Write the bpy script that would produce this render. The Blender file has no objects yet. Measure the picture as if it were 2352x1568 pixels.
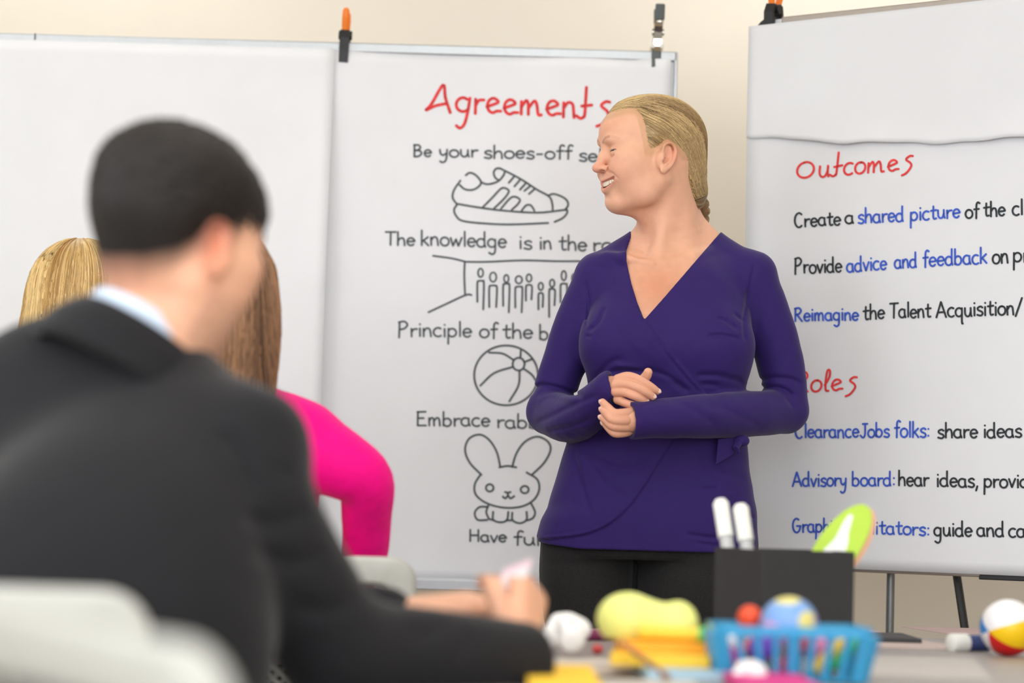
import bpy, bmesh, math, random
import numpy as np
from mathutils import Vector, Matrix

random.seed(7)
rng = np.random.default_rng(7)
SC = bpy.context.scene
COL = SC.collection

# ------------------------------------------------------------------ camera
FPX = 5553.0                       # 85 mm lens on a 36 mm wide sensor, in pixels of a 2352 px frame
CAM = np.array([0.0, 0.0, 0.92])
PITCH, ROLL = math.radians(4.08), 0.028
FWD = np.array([0, math.cos(PITCH), math.sin(PITCH)])
_U0 = np.array([0, -math.sin(PITCH), math.cos(PITCH)])
_X = np.array([1.0, 0, 0])
RIGHT = math.cos(ROLL) * _X + math.sin(ROLL) * _U0
UP = -math.sin(ROLL) * _X + math.cos(ROLL) * _U0
cam_data = bpy.data.cameras.new('camera')
cam_data.sensor_width = 36.0
cam_data.lens = FPX / 2352 * 36
cam_data.dof.use_dof = True
cam_data.dof.focus_distance = 4.56
cam_data.dof.aperture_fstop = 2.4
cam_data.clip_start = 0.05
cam = bpy.data.objects.new('camera', cam_data)
COL.objects.link(cam)
M = Matrix((( *RIGHT, 0), (*UP, 0), (*(-FWD), 0), (0, 0, 0, 1))).transposed()
M.translation = Vector(CAM)
cam.matrix_world = M
SC.camera = cam

# ------------------------------------------------------------------ world, lights, exposure
SC.view_settings.view_transform = 'Standard'
SC.view_settings.look = 'None'
SC.view_settings.gamma = 1.0
SC.view_settings.exposure = 0.0
SC.view_settings.use_curve_mapping = False
world = bpy.data.worlds.new('world')
SC.world = world
world.use_nodes = True
world.node_tree.nodes['Background'].inputs[0].default_value = (0.9, 0.95, 1.0, 1)
world.node_tree.nodes['Background'].inputs[1].default_value = 1.0

def area_light(name, loc, target, sx, sy, power, color=(1, 1, 1)):
    d = bpy.data.lights.new(name, 'AREA')
    d.shape = 'RECTANGLE'
    d.size, d.size_y = sx, sy
    d.energy = power
    d.color = color
    o = bpy.data.objects.new(name, d)
    COL.objects.link(o)
    o.location = loc
    o.rotation_euler = (Vector(target) - Vector(loc)).to_track_quat('-Z', 'Y').to_euler()
    return o

# daylight entering by the long window band of the wall on the left of the room
area_light('window_daylight', (-3.30, 1.6, 1.75), (0.6, 4.6, 1.2), 3.6, 1.5, 48, (0.93, 0.97, 1.0))
# fill light added behind the camera to even out the boards from the front
area_light('rear_fill_light', (0.4, -1.05, 1.7), (0.2, 5.0, 1.2), 4.2, 1.5, 68, (0.96, 0.98, 1.0))
# ceiling panels; the pair next to the far wall is added to brighten it
CEIL = 2.90
PANELS = [(x, y) for y in (-0.2, 1.4, 3.0) for x in (-1.9, 0.0, 1.9)] + [(-1.05, 5.5), (0.85, 5.5)]
for (px_, py_) in PANELS:
    area_light('panel_light', (px_, py_, CEIL - 0.03), (px_, py_ + 0.001, 0), 0.56, 1.16, ((5.5 if px_ < 0 else 8.5) if py_ > 5 else 7.0 if py_ < 1 else 9.0 if py_ < 2 else 4.5) * (0.45 if px_ > 1.5 else 1.0), (1.0, 0.975, 0.945))
# warm wall-washing downlight over the wall, left of the whiteboard
DL = bpy.data.lights.new('downlight', 'SPOT')
DL.energy = 4
DL.color = (1.0, 0.86, 0.68)
DL.spot_size = math.radians(95)
DL.spot_blend = 0.8
DL.shadow_soft_size = 0.08
DLO = bpy.data.objects.new('downlight', DL)
COL.objects.link(DLO)
DLO.location = (-1.62, 5.80, CEIL - 0.06)
DLO.rotation_euler = (math.radians(18), 0, 0)

# ------------------------------------------------------------------ pixel <-> place helpers
def ray(px, py):
    return FWD + RIGHT * ((px - 1176) / FPX) + UP * ((784 - py) / FPX)
def at(px, py, Y):
    """world point that pixel (px, py) shows at distance Y"""
    r = ray(px, py)
    return CAM + r * (Y / r[1])
def on_plane(px, py, p0, n):
    r = ray(px, py)
    t = np.dot(np.asarray(p0) - CAM, n) / np.dot(r, n)
    return CAM + r * t
def on_z(px, py, z):
    r = ray(px, py)
    return CAM + r * ((z - CAM[2]) / r[2])
def proj(p):
    v = np.asarray(p) - CAM
    return (1176 + FPX * v.dot(RIGHT) / v.dot(FWD), 784 - FPX * v.dot(UP) / v.dot(FWD))

# ------------------------------------------------------------------ materials
def lin(c):
    """sRGB 0-255 -> linear rgba"""
    r = []
    for v in c[:3]:
        v = v / 255
        r.append(v / 12.92 if v <= 0.04045 else ((v + 0.055) / 1.055) ** 2.4)
    return (*r, 1.0)
MATS = {}
def mat(name, col, rough=0.6, var=0.06, scale=30.0, bump=0.0, bscale=200.0, metal=0.0, spec=0.5, sss=0.0,
        sheen=0.0, stretch=(1, 1, 1), attr=None, trans=0.0, alpha=1.0, coat=0.0, emit=None):
    """procedural principled material: noise-varied colour, optional noise bump, optional colour attribute"""
    if name in MATS:
        return MATS[name]
    m = bpy.data.materials.new(name)
    m.use_nodes = True
    nt = m.node_tree
    N, L = nt.nodes, nt.links
    b = N['Principled BSDF']
    b.inputs['Roughness'].default_value = rough
    b.inputs['Metallic'].default_value = metal
    b.inputs['Specular IOR Level'].default_value = spec
    b.inputs['Transmission Weight'].default_value = trans
    b.inputs['Alpha'].default_value = alpha
    b.inputs['Coat Weight'].default_value = coat
    if sheen:
        b.inputs['Sheen Weight'].default_value = sheen
        b.inputs['Sheen Roughness'].default_value = 0.4
    if sss:
        b.inputs['Subsurface Weight'].default_value = sss
        b.inputs['Subsurface Radius'].default_value = (0.010, 0.004, 0.002)
        b.inputs['Subsurface Scale'].default_value = 1.0
    if emit:
        b.inputs['Emission Color'].default_value = lin(emit[:3])
        b.inputs['Emission Strength'].default_value = emit[3]
    tc = N.new('ShaderNodeTexCoord')
    mp = N.new('ShaderNodeMapping')
    mp.inputs['Scale'].default_value = stretch
    L.new(tc.outputs['Object'], mp.inputs['Vector'])
    nz = N.new('ShaderNodeTexNoise')
    nz.inputs['Scale'].default_value = scale
    nz.inputs['Detail'].default_value = 4
    L.new(mp.outputs['Vector'], nz.inputs['Vector'])
    rp = N.new('ShaderNodeMapRange')
    rp.inputs['To Min'].default_value = 1 - var
    rp.inputs['To Max'].default_value = 1 + var
    rp.inputs['From Min'].default_value = 0.3
    rp.inputs['From Max'].default_value = 0.7
    L.new(nz.outputs['Fac'], rp.inputs['Value'])
    mx = N.new('ShaderNodeVectorMath')
    mx.operation = 'SCALE'
    if attr:
        a = N.new('ShaderNodeAttribute')
        a.attribute_name = attr
        L.new(a.outputs['Color'], mx.inputs[0])
    else:
        mx.inputs[0].default_value = lin(col)[:3]
    L.new(rp.outputs['Result'], mx.inputs['Scale'])
    L.new(mx.outputs['Vector'], b.inputs['Base Color'])
    if bump:
        nb = N.new('ShaderNodeTexNoise')
        nb.inputs['Scale'].default_value = bscale
        nb.inputs['Detail'].default_value = 3
        L.new(mp.outputs['Vector'], nb.inputs['Vector'])
        bp = N.new('ShaderNodeBump')
        bp.inputs['Strength'].default_value = bump
        bp.inputs['Distance'].default_value = 0.002
        L.new(nb.outputs['Fac'], bp.inputs['Height'])
        L.new(bp.outputs['Normal'], b.inputs['Normal'])
    MATS[name] = m
    return m

# ------------------------------------------------------------------ object helpers
def tag(o, label=None, cat=None, group=None, kind=None):
    if label: o['label'] = label
    if cat: o['category'] = cat
    if group: o['group'] = group
    if kind: o['kind'] = kind
    return o
def thing(name, label, cat, loc=(0, 0, 0), group=None):
    o = bpy.data.objects.new(name, None)
    COL.objects.link(o)
    o.location = Vector(loc)
    o.empty_display_size = 0.05
    return tag(o, label, cat, group)
def link(name, me, parent=None):
    o = bpy.data.objects.new(name, me)
    COL.objects.link(o)
    if parent is not None:
        off = Vector((0, 0, 0))
        p = parent
        while p is not None:
            off += p.location
            p = p.parent
        o.parent = parent
        o.location = -off            # meshes are written in world coordinates
    return o
def pydata(name, v, f, m, parent=None, smooth=True, attrs=None):
    me = bpy.data.meshes.new(name)
    v = np.asarray(v, dtype=np.float64)
    if isinstance(f, np.ndarray):
        nf, k = f.shape
        me.vertices.add(len(v))
        me.vertices.foreach_set('co', v.astype(np.float32).ravel())
        me.loops.add(nf * k)
        me.loops.foreach_set('vertex_index', f.astype(np.int32).ravel())
        me.polygons.add(nf)
        me.polygons.foreach_set('loop_start', np.arange(0, nf * k, k, dtype=np.int32))
        me.update(calc_edges=True)
        me.validate()
    else:
        me.from_pydata([tuple(p) for p in v], [], f)
        me.update()
    if attrs is not None:
        for k_, arr in attrs.items():
            a = me.color_attributes.new(k_, 'FLOAT_COLOR', 'POINT')
            a.data.foreach_set('color', np.asarray(arr, dtype=np.float32).ravel())
    if m is not None:
        me.materials.append(m)
    me.polygons.foreach_set('use_smooth', np.full(len(me.polygons), smooth))
    return link(name, me, parent)

class MB:
    """collects primitive shapes into one mesh"""
    def __init__(self):
        self.v, self.f = [], []
    def add(self, v, f):
        b = len(self.v)
        self.v += [tuple(p) for p in v]
        self.f += [tuple(b + i for i in q) for q in f]
        return self
    def box(self, c, s, R=None, bev=0.0):
        bm = bmesh.new()
        bmesh.ops.create_cube(bm, size=1.0)
        for q in bm.verts:
            q.co = Vector((q.co.x * s[0], q.co.y * s[1], q.co.z * s[2]))
        if bev:
            bmesh.ops.bevel(bm, geom=list(bm.edges), offset=bev, segments=2, affect='EDGES', profile=0.5)
        return self.bm(bm, c, R)
    def bm(self, bm, c=(0, 0, 0), R=None):
        bm.verts.index_update()
        R = Matrix.Identity(3) if R is None else R
        vs = [R @ q.co + Vector(c) for q in bm.verts]
        fs = [[q.index for q in f.verts] for f in bm.faces]
        bm.free()
        return self.add(vs, fs)
    def tube(self, pts, rad, n=10, cap=True):
        pts = [Vector(p) for p in pts]
        rad = rad if hasattr(rad, '__len__') else [rad] * len(pts)
        vs, fs = [], []
        ref = None
        for i, p in enumerate(pts):
            t = (pts[min(i + 1, len(pts) - 1)] - pts[max(i - 1, 0)]).normalized()
            if ref is None:
                ref = t.orthogonal().normalized()
            ref = (ref - t * ref.dot(t)).normalized()
            b = t.cross(ref)
            for k in range(n):
                a = 2 * math.pi * k / n
                vs.append(p + (ref * math.cos(a) + b * math.sin(a)) * rad[i])
        for i in range(len(pts) - 1):
            for k in range(n):
                k2 = (k + 1) % n
                fs.append((i * n + k, i * n + k2, (i + 1) * n + k2, (i + 1) * n + k))
        if cap:
            fs.append(tuple(range(n - 1, -1, -1)))
            fs.append(tuple((len(pts) - 1) * n + k for k in range(n)))
        return self.add(vs, fs)
    def ball(self, c, r, R=None, seg=24, rings=14):
        bm = bmesh.new()
        bmesh.ops.create_uvsphere(bm, u_segments=seg, v_segments=rings, radius=1.0)
        r = r if hasattr(r, '__len__') else (r, r, r)
        for q in bm.verts:
            q.co = Vector((q.co.x * r[0], q.co.y * r[1], q.co.z * r[2]))
        return self.bm(bm, c, R)
    def lathe(self, prof, c=(0, 0, 0), R=None, n=24):
        vs, fs = [], []
        R = Matrix.Identity(3) if R is None else R
        for (r, z) in prof:
            for k in range(n):
                a = 2 * math.pi * k / n
                vs.append(R @ Vector((r * math.cos(a), r * math.sin(a), z)) + Vector(c))
        for i in range(len(prof) - 1):
            for k in range(n):
                k2 = (k + 1) % n
                fs.append((i * n + k, i * n + k2, (i + 1) * n + k2, (i + 1) * n + k))
        fs.append(tuple(range(n - 1, -1, -1)))
        fs.append(tuple((len(prof) - 1) * n + k for k in range(n)))
        return self.add(vs, fs)
    def prism(self, poly, z0, z1, c=(0, 0, 0), R=None):
        n = len(poly)
        R = Matrix.Identity(3) if R is None else R
        vs = [R @ Vector((x, y, z0)) + Vector(c) for x, y in poly] + [R @ Vector((x, y, z1)) + Vector(c) for x, y in poly]
        fs = [tuple(range(n - 1, -1, -1)), tuple(range(n, 2 * n))]
        fs += [(i, (i + 1) % n, n + (i + 1) % n, n + i) for i in range(n)]
        return self.add(vs, fs)
    def build(self, name, m, parent=None, smooth=False):
        o = pydata(name, self.v, self.f, m, parent, smooth=smooth)
        if smooth:
            try:
                o.data.set_sharp_from_angle(angle=math.radians(40))
            except Exception:
                pass
        return o
def rotz(deg):
    return Matrix.Rotation(math.radians(deg), 3, 'Z')
def rounded_rect(w, h, r, n=6):
    out = []
    for cx, cy, a0 in ((w / 2 - r, h / 2 - r, 0), (-w / 2 + r, h / 2 - r, 90), (-w / 2 + r, -h / 2 + r, 180), (w / 2 - r, -h / 2 + r, 270)):
        for i in range(n + 1):
            a = math.radians(a0 + 90 * i / n)
            out.append((cx + r * math.cos(a), cy + r * math.sin(a)))
    return out
def catmull(pts, k=6):
    P = np.asarray(pts, dtype=float)
    if len(P) < 3:
        return P
    Q = np.vstack([2 * P[0] - P[1], P, 2 * P[-1] - P[-2]])
    out = []
    for i in range(1, len(Q) - 2):
        for t in np.linspace(0, 1, k, endpoint=False):
            p0, p1, p2, p3 = Q[i - 1], Q[i], Q[i + 1], Q[i + 2]
            out.append(0.5 * (2 * p1 + (p2 - p0) * t + (2 * p0 - 5 * p1 + 4 * p2 - p3) * t * t + (3 * p1 - p0 - 3 * p2 + p3) * t ** 3))
    out.append(P[-1])
    return np.array(out)

# ------------------------------------------------------------------ signed-distance sculpting
class Frame:
    """rotated local frame: world = R @ local + c"""
    def __init__(self, R=np.eye(3), c=(0, 0, 0)):
        self.R, self.c = np.asarray(R, float), np.asarray(c, float)
    def w(self, p):
        return np.asarray(p, float) @ self.R.T + self.c
ID = Frame()
class Sculpt:
    def __init__(self, lo, hi, h, big=0.06):
        self.lo, self.h = np.asarray(lo, float), h
        self.n = np.ceil((np.asarray(hi, float) - self.lo) / h).astype(int) + 1
        self.d = np.full(self.n, big, dtype=np.float32)
        self.ax = [(self.lo[i] + h * np.arange(self.n[i])).astype(np.float32) for i in range(3)]
    def sub(self, lo, hi):
        a = np.clip(np.floor((np.asarray(lo) - self.lo) / self.h).astype(int), 0, self.n)
        b = np.clip(np.ceil((np.asarray(hi) - self.lo) / self.h).astype(int) + 1, 0, self.n)
        if np.any(b <= a):
            return None, None
        s = tuple(slice(a[i], b[i]) for i in range(3))
        X = self.ax[0][s[0]][:, None, None]
        Y = self.ax[1][s[1]][None, :, None]
        Z = self.ax[2][s[2]][None, None, :]
        return s, (X, Y, Z)
    def apply(self, lo, hi, fn, k=0.0, op='u', fr=ID):
        """fn(x,y,z) in the frame's coordinates; lo/hi: its box there"""
        m = k + 2.5 * self.h
        lo, hi = np.asarray(lo, float) - m, np.asarray(hi, float) + m
        if fr is ID:
            wl, wh = lo, hi
        else:
            cs = np.array([[(lo, hi)[i][0], (lo, hi)[j][1], (lo, hi)[l][2]] for i in (0, 1) for j in (0, 1) for l in (0, 1)])
            cs = fr.w(cs)
            wl, wh = cs.min(0), cs.max(0)
        s, g = self.sub(wl, wh)
        if s is None:
            return self
        if fr is not ID:
            R = fr.R.astype(np.float32)
            x, y, z = g[0] - np.float32(fr.c[0]), g[1] - np.float32(fr.c[1]), g[2] - np.float32(fr.c[2])
            g = tuple(R[0, i] * x + R[1, i] * y + R[2, i] * z for i in range(3))
        q = fn(*g).astype(np.float32)
        d = self.d[s]
        if op == 'u':
            if k > 0:
                hh = np.maximum(k - np.abs(d - q), 0) / k
                d = np.minimum(d, q) - hh * hh * k * 0.25
            else:
                d = np.minimum(d, q)
        elif op == 's':
            q = -q
            if k > 0:
                hh = np.maximum(k - np.abs(d - q), 0) / k
                d = np.maximum(d, q) + hh * hh * k * 0.25
            else:
                d = np.maximum(d, q)
        elif op == 'a':               # add a displacement
            d = d + q
        self.d[s] = d
        return self
    def ell(self, c, r, k=0.0, op='u', fr=ID, R=None):
        c, r = np.asarray(c, float), np.asarray(r, float)
        if R is not None:
            fr = Frame(fr.R @ np.asarray(R), fr.w(c))
            c = np.zeros(3)
        c32, r32 = c.astype(np.float32), r.astype(np.float32)
        def fn(x, y, z):
            x, y, z = x - c32[0], y - c32[1], z - c32[2]
            k0 = np.sqrt((x / r32[0]) ** 2 + (y / r32[1]) ** 2 + (z / r32[2]) ** 2)
            k1 = np.sqrt((x / r32[0] ** 2) ** 2 + (y / r32[1] ** 2) ** 2 + (z / r32[2] ** 2) ** 2) + 1e-9
            return k0 * (k0 - 1) / k1
        return self.apply(c - r, c + r, fn, k, op, fr)
    def cap(self, a, b, ra, rb, k=0.0, op='u', fr=ID, flat=None):
        """tapered capsule; flat=(unit vector, factor) thickens along a direction by dividing that distance"""
        a, b = np.asarray(a, float), np.asarray(b, float)
        ba = b - a
        L2 = float(ba.dot(ba)) + 1e-12
        R_ = max(ra, rb) * (flat[1] if flat else 1)
        a32, ba32 = a.astype(np.float32), ba.astype(np.float32)
        def fn(x, y, z):
            x, y, z = x - a32[0], y - a32[1], z - a32[2]
            t = np.clip((x * ba32[0] + y * ba32[1] + z * ba32[2]) / np.float32(L2), 0, 1)
            x, y, z = x - t * ba32[0], y - t * ba32[1], z - t * ba32[2]
            q = x * x + y * y + z * z
            if flat:
                n = np.asarray(flat[0], np.float32)
                u = x * n[0] + y * n[1] + z * n[2]
                q = q - u * u + (u / np.float32(flat[1])) ** 2
            return np.sqrt(q) - (np.float32(ra) + t * np.float32(rb - ra))
        return self.apply(np.minimum(a, b) - R_, np.maximum(a, b) + R_, fn, k, op, fr)
    def chain(self, pts, rad, k=0.0, op='u', fr=ID, sub=0, flat=None):
        pts = np.asarray(pts, float)
        rad = np.asarray(rad if hasattr(rad, '__len__') else [rad] * len(pts), float)
        if sub:
            q = catmull(np.column_stack([pts, rad]), sub)
            pts, rad = q[:, :3], q[:, 3]
        if sub:
            a, ba, ra = pts[:-1].astype(np.float32), np.diff(pts, axis=0).astype(np.float32), rad.astype(np.float32)
            def fn(x, y, z):
                out = None
                for i in range(len(a)):
                    X, Y, Z = x - a[i, 0], y - a[i, 1], z - a[i, 2]
                    t = np.clip((X * ba[i, 0] + Y * ba[i, 1] + Z * ba[i, 2]) / np.float32((ba[i] ** 2).sum() + 1e-12), 0, 1)
                    q = np.sqrt((X - t * ba[i, 0]) ** 2 + (Y - t * ba[i, 1]) ** 2 + (Z - t * ba[i, 2]) ** 2) - (ra[i] + t * (ra[i + 1] - ra[i]))
                    out = q if out is None else np.minimum(out, q)
                return out
            R_ = rad.max()
            return self.apply(pts.min(0) - R_, pts.max(0) + R_, fn, k, op, fr)
        for i in range(len(pts) - 1):
            self.cap(pts[i], pts[i + 1], rad[i], rad[i + 1], k if not sub else 0.0, op, fr, flat)
        return self
    def loft(self, rows, k=0.0, op='u', fr=ID, n=2.4, pad=0.0):
        """rows: (z, x_left, x_right, y_front, y_back), z ascending; closed superelliptic column"""
        rows = np.asarray(sorted(rows), float)
        zs = rows[:, 0]
        fine = catmull(rows, 8)
        fz = fine[:, 0]
        def fn(x, y, z):
            zz = np.clip(z, zs[0], zs[-1])
            xl, xr, yf, yb = [np.interp(zz, fz, fine[:, i]).astype(np.float32) for i in (1, 2, 3, 4)]
            cx, cy = (xl + xr) / 2, (yf + yb) / 2
            rx, ry = (xr - xl) / 2 + pad, (yb - yf) / 2 + pad
            f = (np.abs((x - cx) / rx) ** n + np.abs((y - cy) / ry) ** n) ** (1 / n)
            q = (f - 1) * np.minimum(rx, ry)
            dz = np.maximum(np.maximum(zs[0] - z, z - zs[-1]), 0)
            return np.where(dz > 0, np.sqrt(np.maximum(q, 0) ** 2 + dz ** 2), q)
        lo = (fine[:, 1].min() - pad, fine[:, 3].min() - pad, zs[0])
        hi = (fine[:, 2].max() + pad, fine[:, 4].max() + pad, zs[-1])
        return self.apply(lo, hi, fn, k, op, fr)
    def clip(self, fn):
        """intersect with the half space fn < 0 (full grid)"""
        X, Y, Z = self.ax[0][:, None, None], self.ax[1][None, :, None], self.ax[2][None, None, :]
        self.d = np.maximum(self.d, fn(X, Y, Z).astype(np.float32))
        return self
    def mesh(self, smooth=1):
        d, h = self.d, self.h
        ins = d < 0
        c = np.zeros(np.array(d.shape) - 1, dtype=np.int8)
        nx, ny, nz = c.shape
        for i in (0, 1):
            for j in (0, 1):
                for l in (0, 1):
                    c += ins[i:i + nx, j:j + ny, l:l + nz]
        idx = np.argwhere((c > 0) & (c < 8))
        vid = np.full(c.shape, -1, dtype=np.int32)
        vid[idx[:, 0], idx[:, 1], idx[:, 2]] = np.arange(len(idx))
        corner = {}
        for i in (0, 1):
            for j in (0, 1):
                for l in (0, 1):
                    corner[i, j, l] = d[idx[:, 0] + i, idx[:, 1] + j, idx[:, 2] + l]
        acc = np.zeros((len(idx), 3))
        cnt = np.zeros(len(idx))
        for a in corner:
            for axis in range(3):
                if a[axis] == 0:
                    b = list(a); b[axis] = 1; b = tuple(b)
                    va, vb = corner[a], corner[b]
                    m = (va < 0) != (vb < 0)
                    t = np.where(m, va / np.where(m, va - vb, 1), 0)
                    p = np.tile(np.array(a, float), (len(idx), 1))
                    p[:, axis] += t
                    acc += p * m[:, None]
                    cnt += m
        V = self.lo + h * (idx + acc / cnt[:, None])
        F = []
        for axis in range(3):
            o1, o2 = (axis + 1) % 3, (axis + 2) % 3
            s0 = [slice(None)] * 3; s1 = [slice(None)] * 3
            s0[axis] = slice(0, -1); s1[axis] = slice(1, None)
            e = ins[tuple(s0)] != ins[tuple(s1)]
            q = np.argwhere(e)
            q = q[(q[:, o1] > 0) & (q[:, o2] > 0) & (q[:, o1] < d.shape[o1] - 1) & (q[:, o2] < d.shape[o2] - 1)]
            if not len(q):
                continue
            def cell(a1, a2):
                r = q.copy()
                r[:, o1] -= a1; r[:, o2] -= a2
                return vid[r[:, 0], r[:, 1], r[:, 2]]
            quad = np.column_stack([cell(1, 1), cell(0, 1), cell(0, 0), cell(1, 0)])
            flip = ~ins[q[:, 0], q[:, 1], q[:, 2]]
            quad[flip] = quad[flip][:, ::-1]
            F.append(quad)
        F = np.vstack(F)
        for _ in range(smooth):
            e = np.vstack([F[:, [0, 1]], F[:, [1, 2]], F[:, [2, 3]], F[:, [3, 0]]])
            w = np.bincount(e[:, 0], minlength=len(V)).astype(float)
            S = np.column_stack([np.bincount(e[:, 0], V[e[:, 1], i], minlength=len(V)) for i in range(3)])
            ok = w > 0
            V[ok] = 0.5 * V[ok] + 0.5 * S[ok] / w[ok, None]
        return V, F
def join(parts):
    vs, fs, b = [], [], 0
    for v, f in parts:
        vs.append(v); fs.append(f + b); b += len(v)
    return np.vstack(vs), np.vstack(fs)
def euler(x=0, y=0, z=0):
    return np.array(Matrix.Rotation(math.radians(z), 3, 'Z') @ Matrix.Rotation(math.radians(y), 3, 'Y') @ Matrix.Rotation(math.radians(x), 3, 'X'))
def smoothstep(a, b, x):
    t = np.clip((x - a) / (b - a), 0, 1)
    return t * t * (3 - 2 * t)

def tri(S, P):
    """trilinear sample of a sculpt's field at points"""
    q = (P - S.lo) / S.h
    q = np.clip(q, 0.001, np.array(S.d.shape) - 1.002)
    i = q.astype(int); f = q - i
    out = np.zeros(len(P))
    for a in (0, 1):
        for b in (0, 1):
            for c in (0, 1):
                w = (f[:, 0] if a else 1 - f[:, 0]) * (f[:, 1] if b else 1 - f[:, 1]) * (f[:, 2] if c else 1 - f[:, 2])
                out += w * S.d[i[:, 0] + a, i[:, 1] + b, i[:, 2] + c]
    return out
def grad(S, P, e=.003):
    g = np.column_stack([tri(S, P + np.eye(3)[i] * e) - tri(S, P - np.eye(3)[i] * e) for i in range(3)])
    return g / (np.linalg.norm(g, axis=1)[:, None] + 1e-9)
# ================================================================== the room
YW = 6.05                                           # far wall
def struct(name, mb, m, parent=None, smooth=False):
    o = mb.build(name, m, parent, smooth)
    if parent is None:
        o['kind'] = 'structure'
    return o
m_wall = mat('painted_wall', (230, 222, 209), 0.85, 0.015, 3.0, 0.15, 260)
m_ceil = mat('ceiling_tile', (236, 234, 228), 0.9, 0.02, 40.0, 0.2, 300)
m_floor = mat('carpet', (164, 152, 138), 0.95, 0.18, 180.0, 0.6, 500)
m_white = mat('white_trim', (238, 236, 231), 0.5, 0.01)
struct('floor', MB().box((0, 2.4, -0.03), (7.2, 7.5, 0.06)), m_floor)
struct('ceiling', MB().box((0, 2.4, CEIL + 0.03), (7.2, 7.5, 0.06)), m_ceil)
struct('wall_back', MB().box((0, YW + 0.05, CEIL / 2), (7.2, 0.1, CEIL)), m_wall)
struct('wall_left', MB().box((-3.55, 2.4, CEIL / 2), (0.1, 7.5, CEIL)), m_wall)
struct('wall_right', MB().box((3.55, 2.4, CEIL / 2), (0.1, 7.5, CEIL)), m_wall)
struct('wall_front', MB().box((0, -1.3, CEIL / 2), (7.2, 0.1, CEIL)), m_wall)
struct('baseboard_back', MB().box((0, YW - 0.008, 0.05), (7.0, 0.016, 0.10), bev=0.003), m_white)
# the window band that lets the daylight in
wn = MB()
for z in (0.95, 2.55):
    wn.box((-3.47, 1.6, z), (0.06, 3.9, 0.07))
for k in range(4):
    wn.box((-3.47, -0.32 + 1.28 * k, 1.75), (0.06, 0.07, 1.6))
w1 = struct('window_1', wn, m_white)
m_pane = mat('window_pane', (225, 235, 245), 0.05, 0.01, emit=(225, 238, 255, 1.5))
for k in range(3):
    MB().box((-3.49, 0.32 + 1.28 * k, 1.75), (0.012, 1.2, 1.52)).build('pane', m_pane, w1)
wn = MB()  # unseen window made up to go with the rear fill light
for z in (0.93, 2.50):
    wn.box((0.4, -1.22, z), (4.5, 0.06, 0.07))
for k in range(4):
    wn.box((-1.8 + 1.4667 * k, -1.22, 1.71), (0.07, 0.06, 1.57))
w2 = struct('added_rear_window', wn, m_white)
for k in range(3):
    MB().box((-1.067 + 1.4667 * k, -1.235, 1.71), (1.39, 0.012, 1.5)).build('pane', m_pane, w2)
m_diff = mat('lamp_diffuser', (250, 248, 240), 0.6, 0.0, emit=(255, 248, 235, 2.0))
lampgrp = 'ceiling light panels'
for (x, y) in PANELS:  # fixtures, also for the added pair by the far wall
    t = thing('ceiling_light', 'flat square-edged ceiling light panel set in the white ceiling', 'ceiling light', (x, y, CEIL), lampgrp)
    f = MB()
    for sx, sy, w, l in ((0, -.6, .62, .03), (0, .6, .62, .03), (-.3, 0, .03, 1.2), (.3, 0, .03, 1.2)):
        f.box((x + sx, y + sy, CEIL - 0.005), (w, l, 0.03))
    f.build('frame', m_white, t)
    MB().box((x, y, CEIL - 0.006), (0.57, 1.17, 0.012)).build('diffuser', m_diff, t)
t = thing('downlight', 'small round recessed downlight washing the wall beside the whiteboard', 'ceiling light', (-1.62, 5.80, CEIL))
MB().lathe([(0.03, CEIL - 0.03), (0.055, CEIL - 0.012), (0.06, CEIL)], (-1.62, 5.80, 0)).build('trim_ring', m_white, t)
# ================================================================== boards, paper, lettering
m_alu = mat('aluminium', (186, 190, 193), 0.38, 0.03, 60, metal=0.55)
m_aluw = mat('warm_aluminium', (168, 158, 148), 0.4, 0.03, 60, metal=0.5)
m_board = mat('whiteboard_enamel', (236, 238, 240), 0.25, 0.01)
m_paper = mat('chart_paper', (236, 237, 240), 0.8, 0.012, 9.0, 0.06, 60)
m_paper2 = mat('easel_paper', (225, 226, 229), 0.8, 0.012, 9.0, 0.06, 60)
m_blackpl = mat('black_plastic', (32, 32, 34), 0.45, 0.05)
m_steel = mat('dull_steel', (120, 122, 124), 0.4, 0.05, 50, metal=0.7)
m_red = mat('red_marker_ink', (226, 62, 62), 0.8, 0.22, 90)
m_black = mat('black_marker_ink', (82, 88, 92), 0.8, 0.25, 90)
m_blackk = mat('black_marker_ink_dense', (44, 50, 54), 0.8, 0.25, 90)
m_blue = mat('blue_marker_ink', (58, 92, 196), 0.8, 0.22, 90)

YB = 5.25                                           # whiteboard face
# ---- the big whiteboard
bl, br = at(-330, 400, YB)[0], at(1556, 122, YB)[0]
bt, bb = at(1176, 110, YB)[2], at(1080, 1352, YB)[2]
wb = thing('whiteboard', 'large rolling whiteboard with thin aluminium frame and hung with two paper sheets', 'whiteboard', ((bl + br) / 2, YB, 0))
cx, cz, W, H = (bl + br) / 2, (bt + bb) / 2, br - bl, bt - bb
MB().box((cx, YB + 0.012, cz), (W - 0.01, 0.02, H - 0.01)).build('panel', m_board, wb)
fr = MB()
fr.box((cx, YB + 0.01, bt - 0.010), (W, 0.034, 0.022), bev=0.003)
fr.box((cx, YB + 0.01, bb + 0.011), (W, 0.034, 0.022), bev=0.003)
fr.box((bl + 0.006, YB + 0.01, cz), (0.012, 0.034, H), bev=0.003)
fr.box((br - 0.003, YB + 0.01, cz), (0.008, 0.034, H), bev=0.002)
fr.build('frame', m_alu, wb)
for px in (80,):                                    # butt joint of the top rail
    p = at(px, 84, YB - 0.01)
    MB().box((p[0], YB - 0.008, bt - 0.010), (0.002, 0.004, 0.022)).build('joint', m_blackpl, wb)
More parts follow.
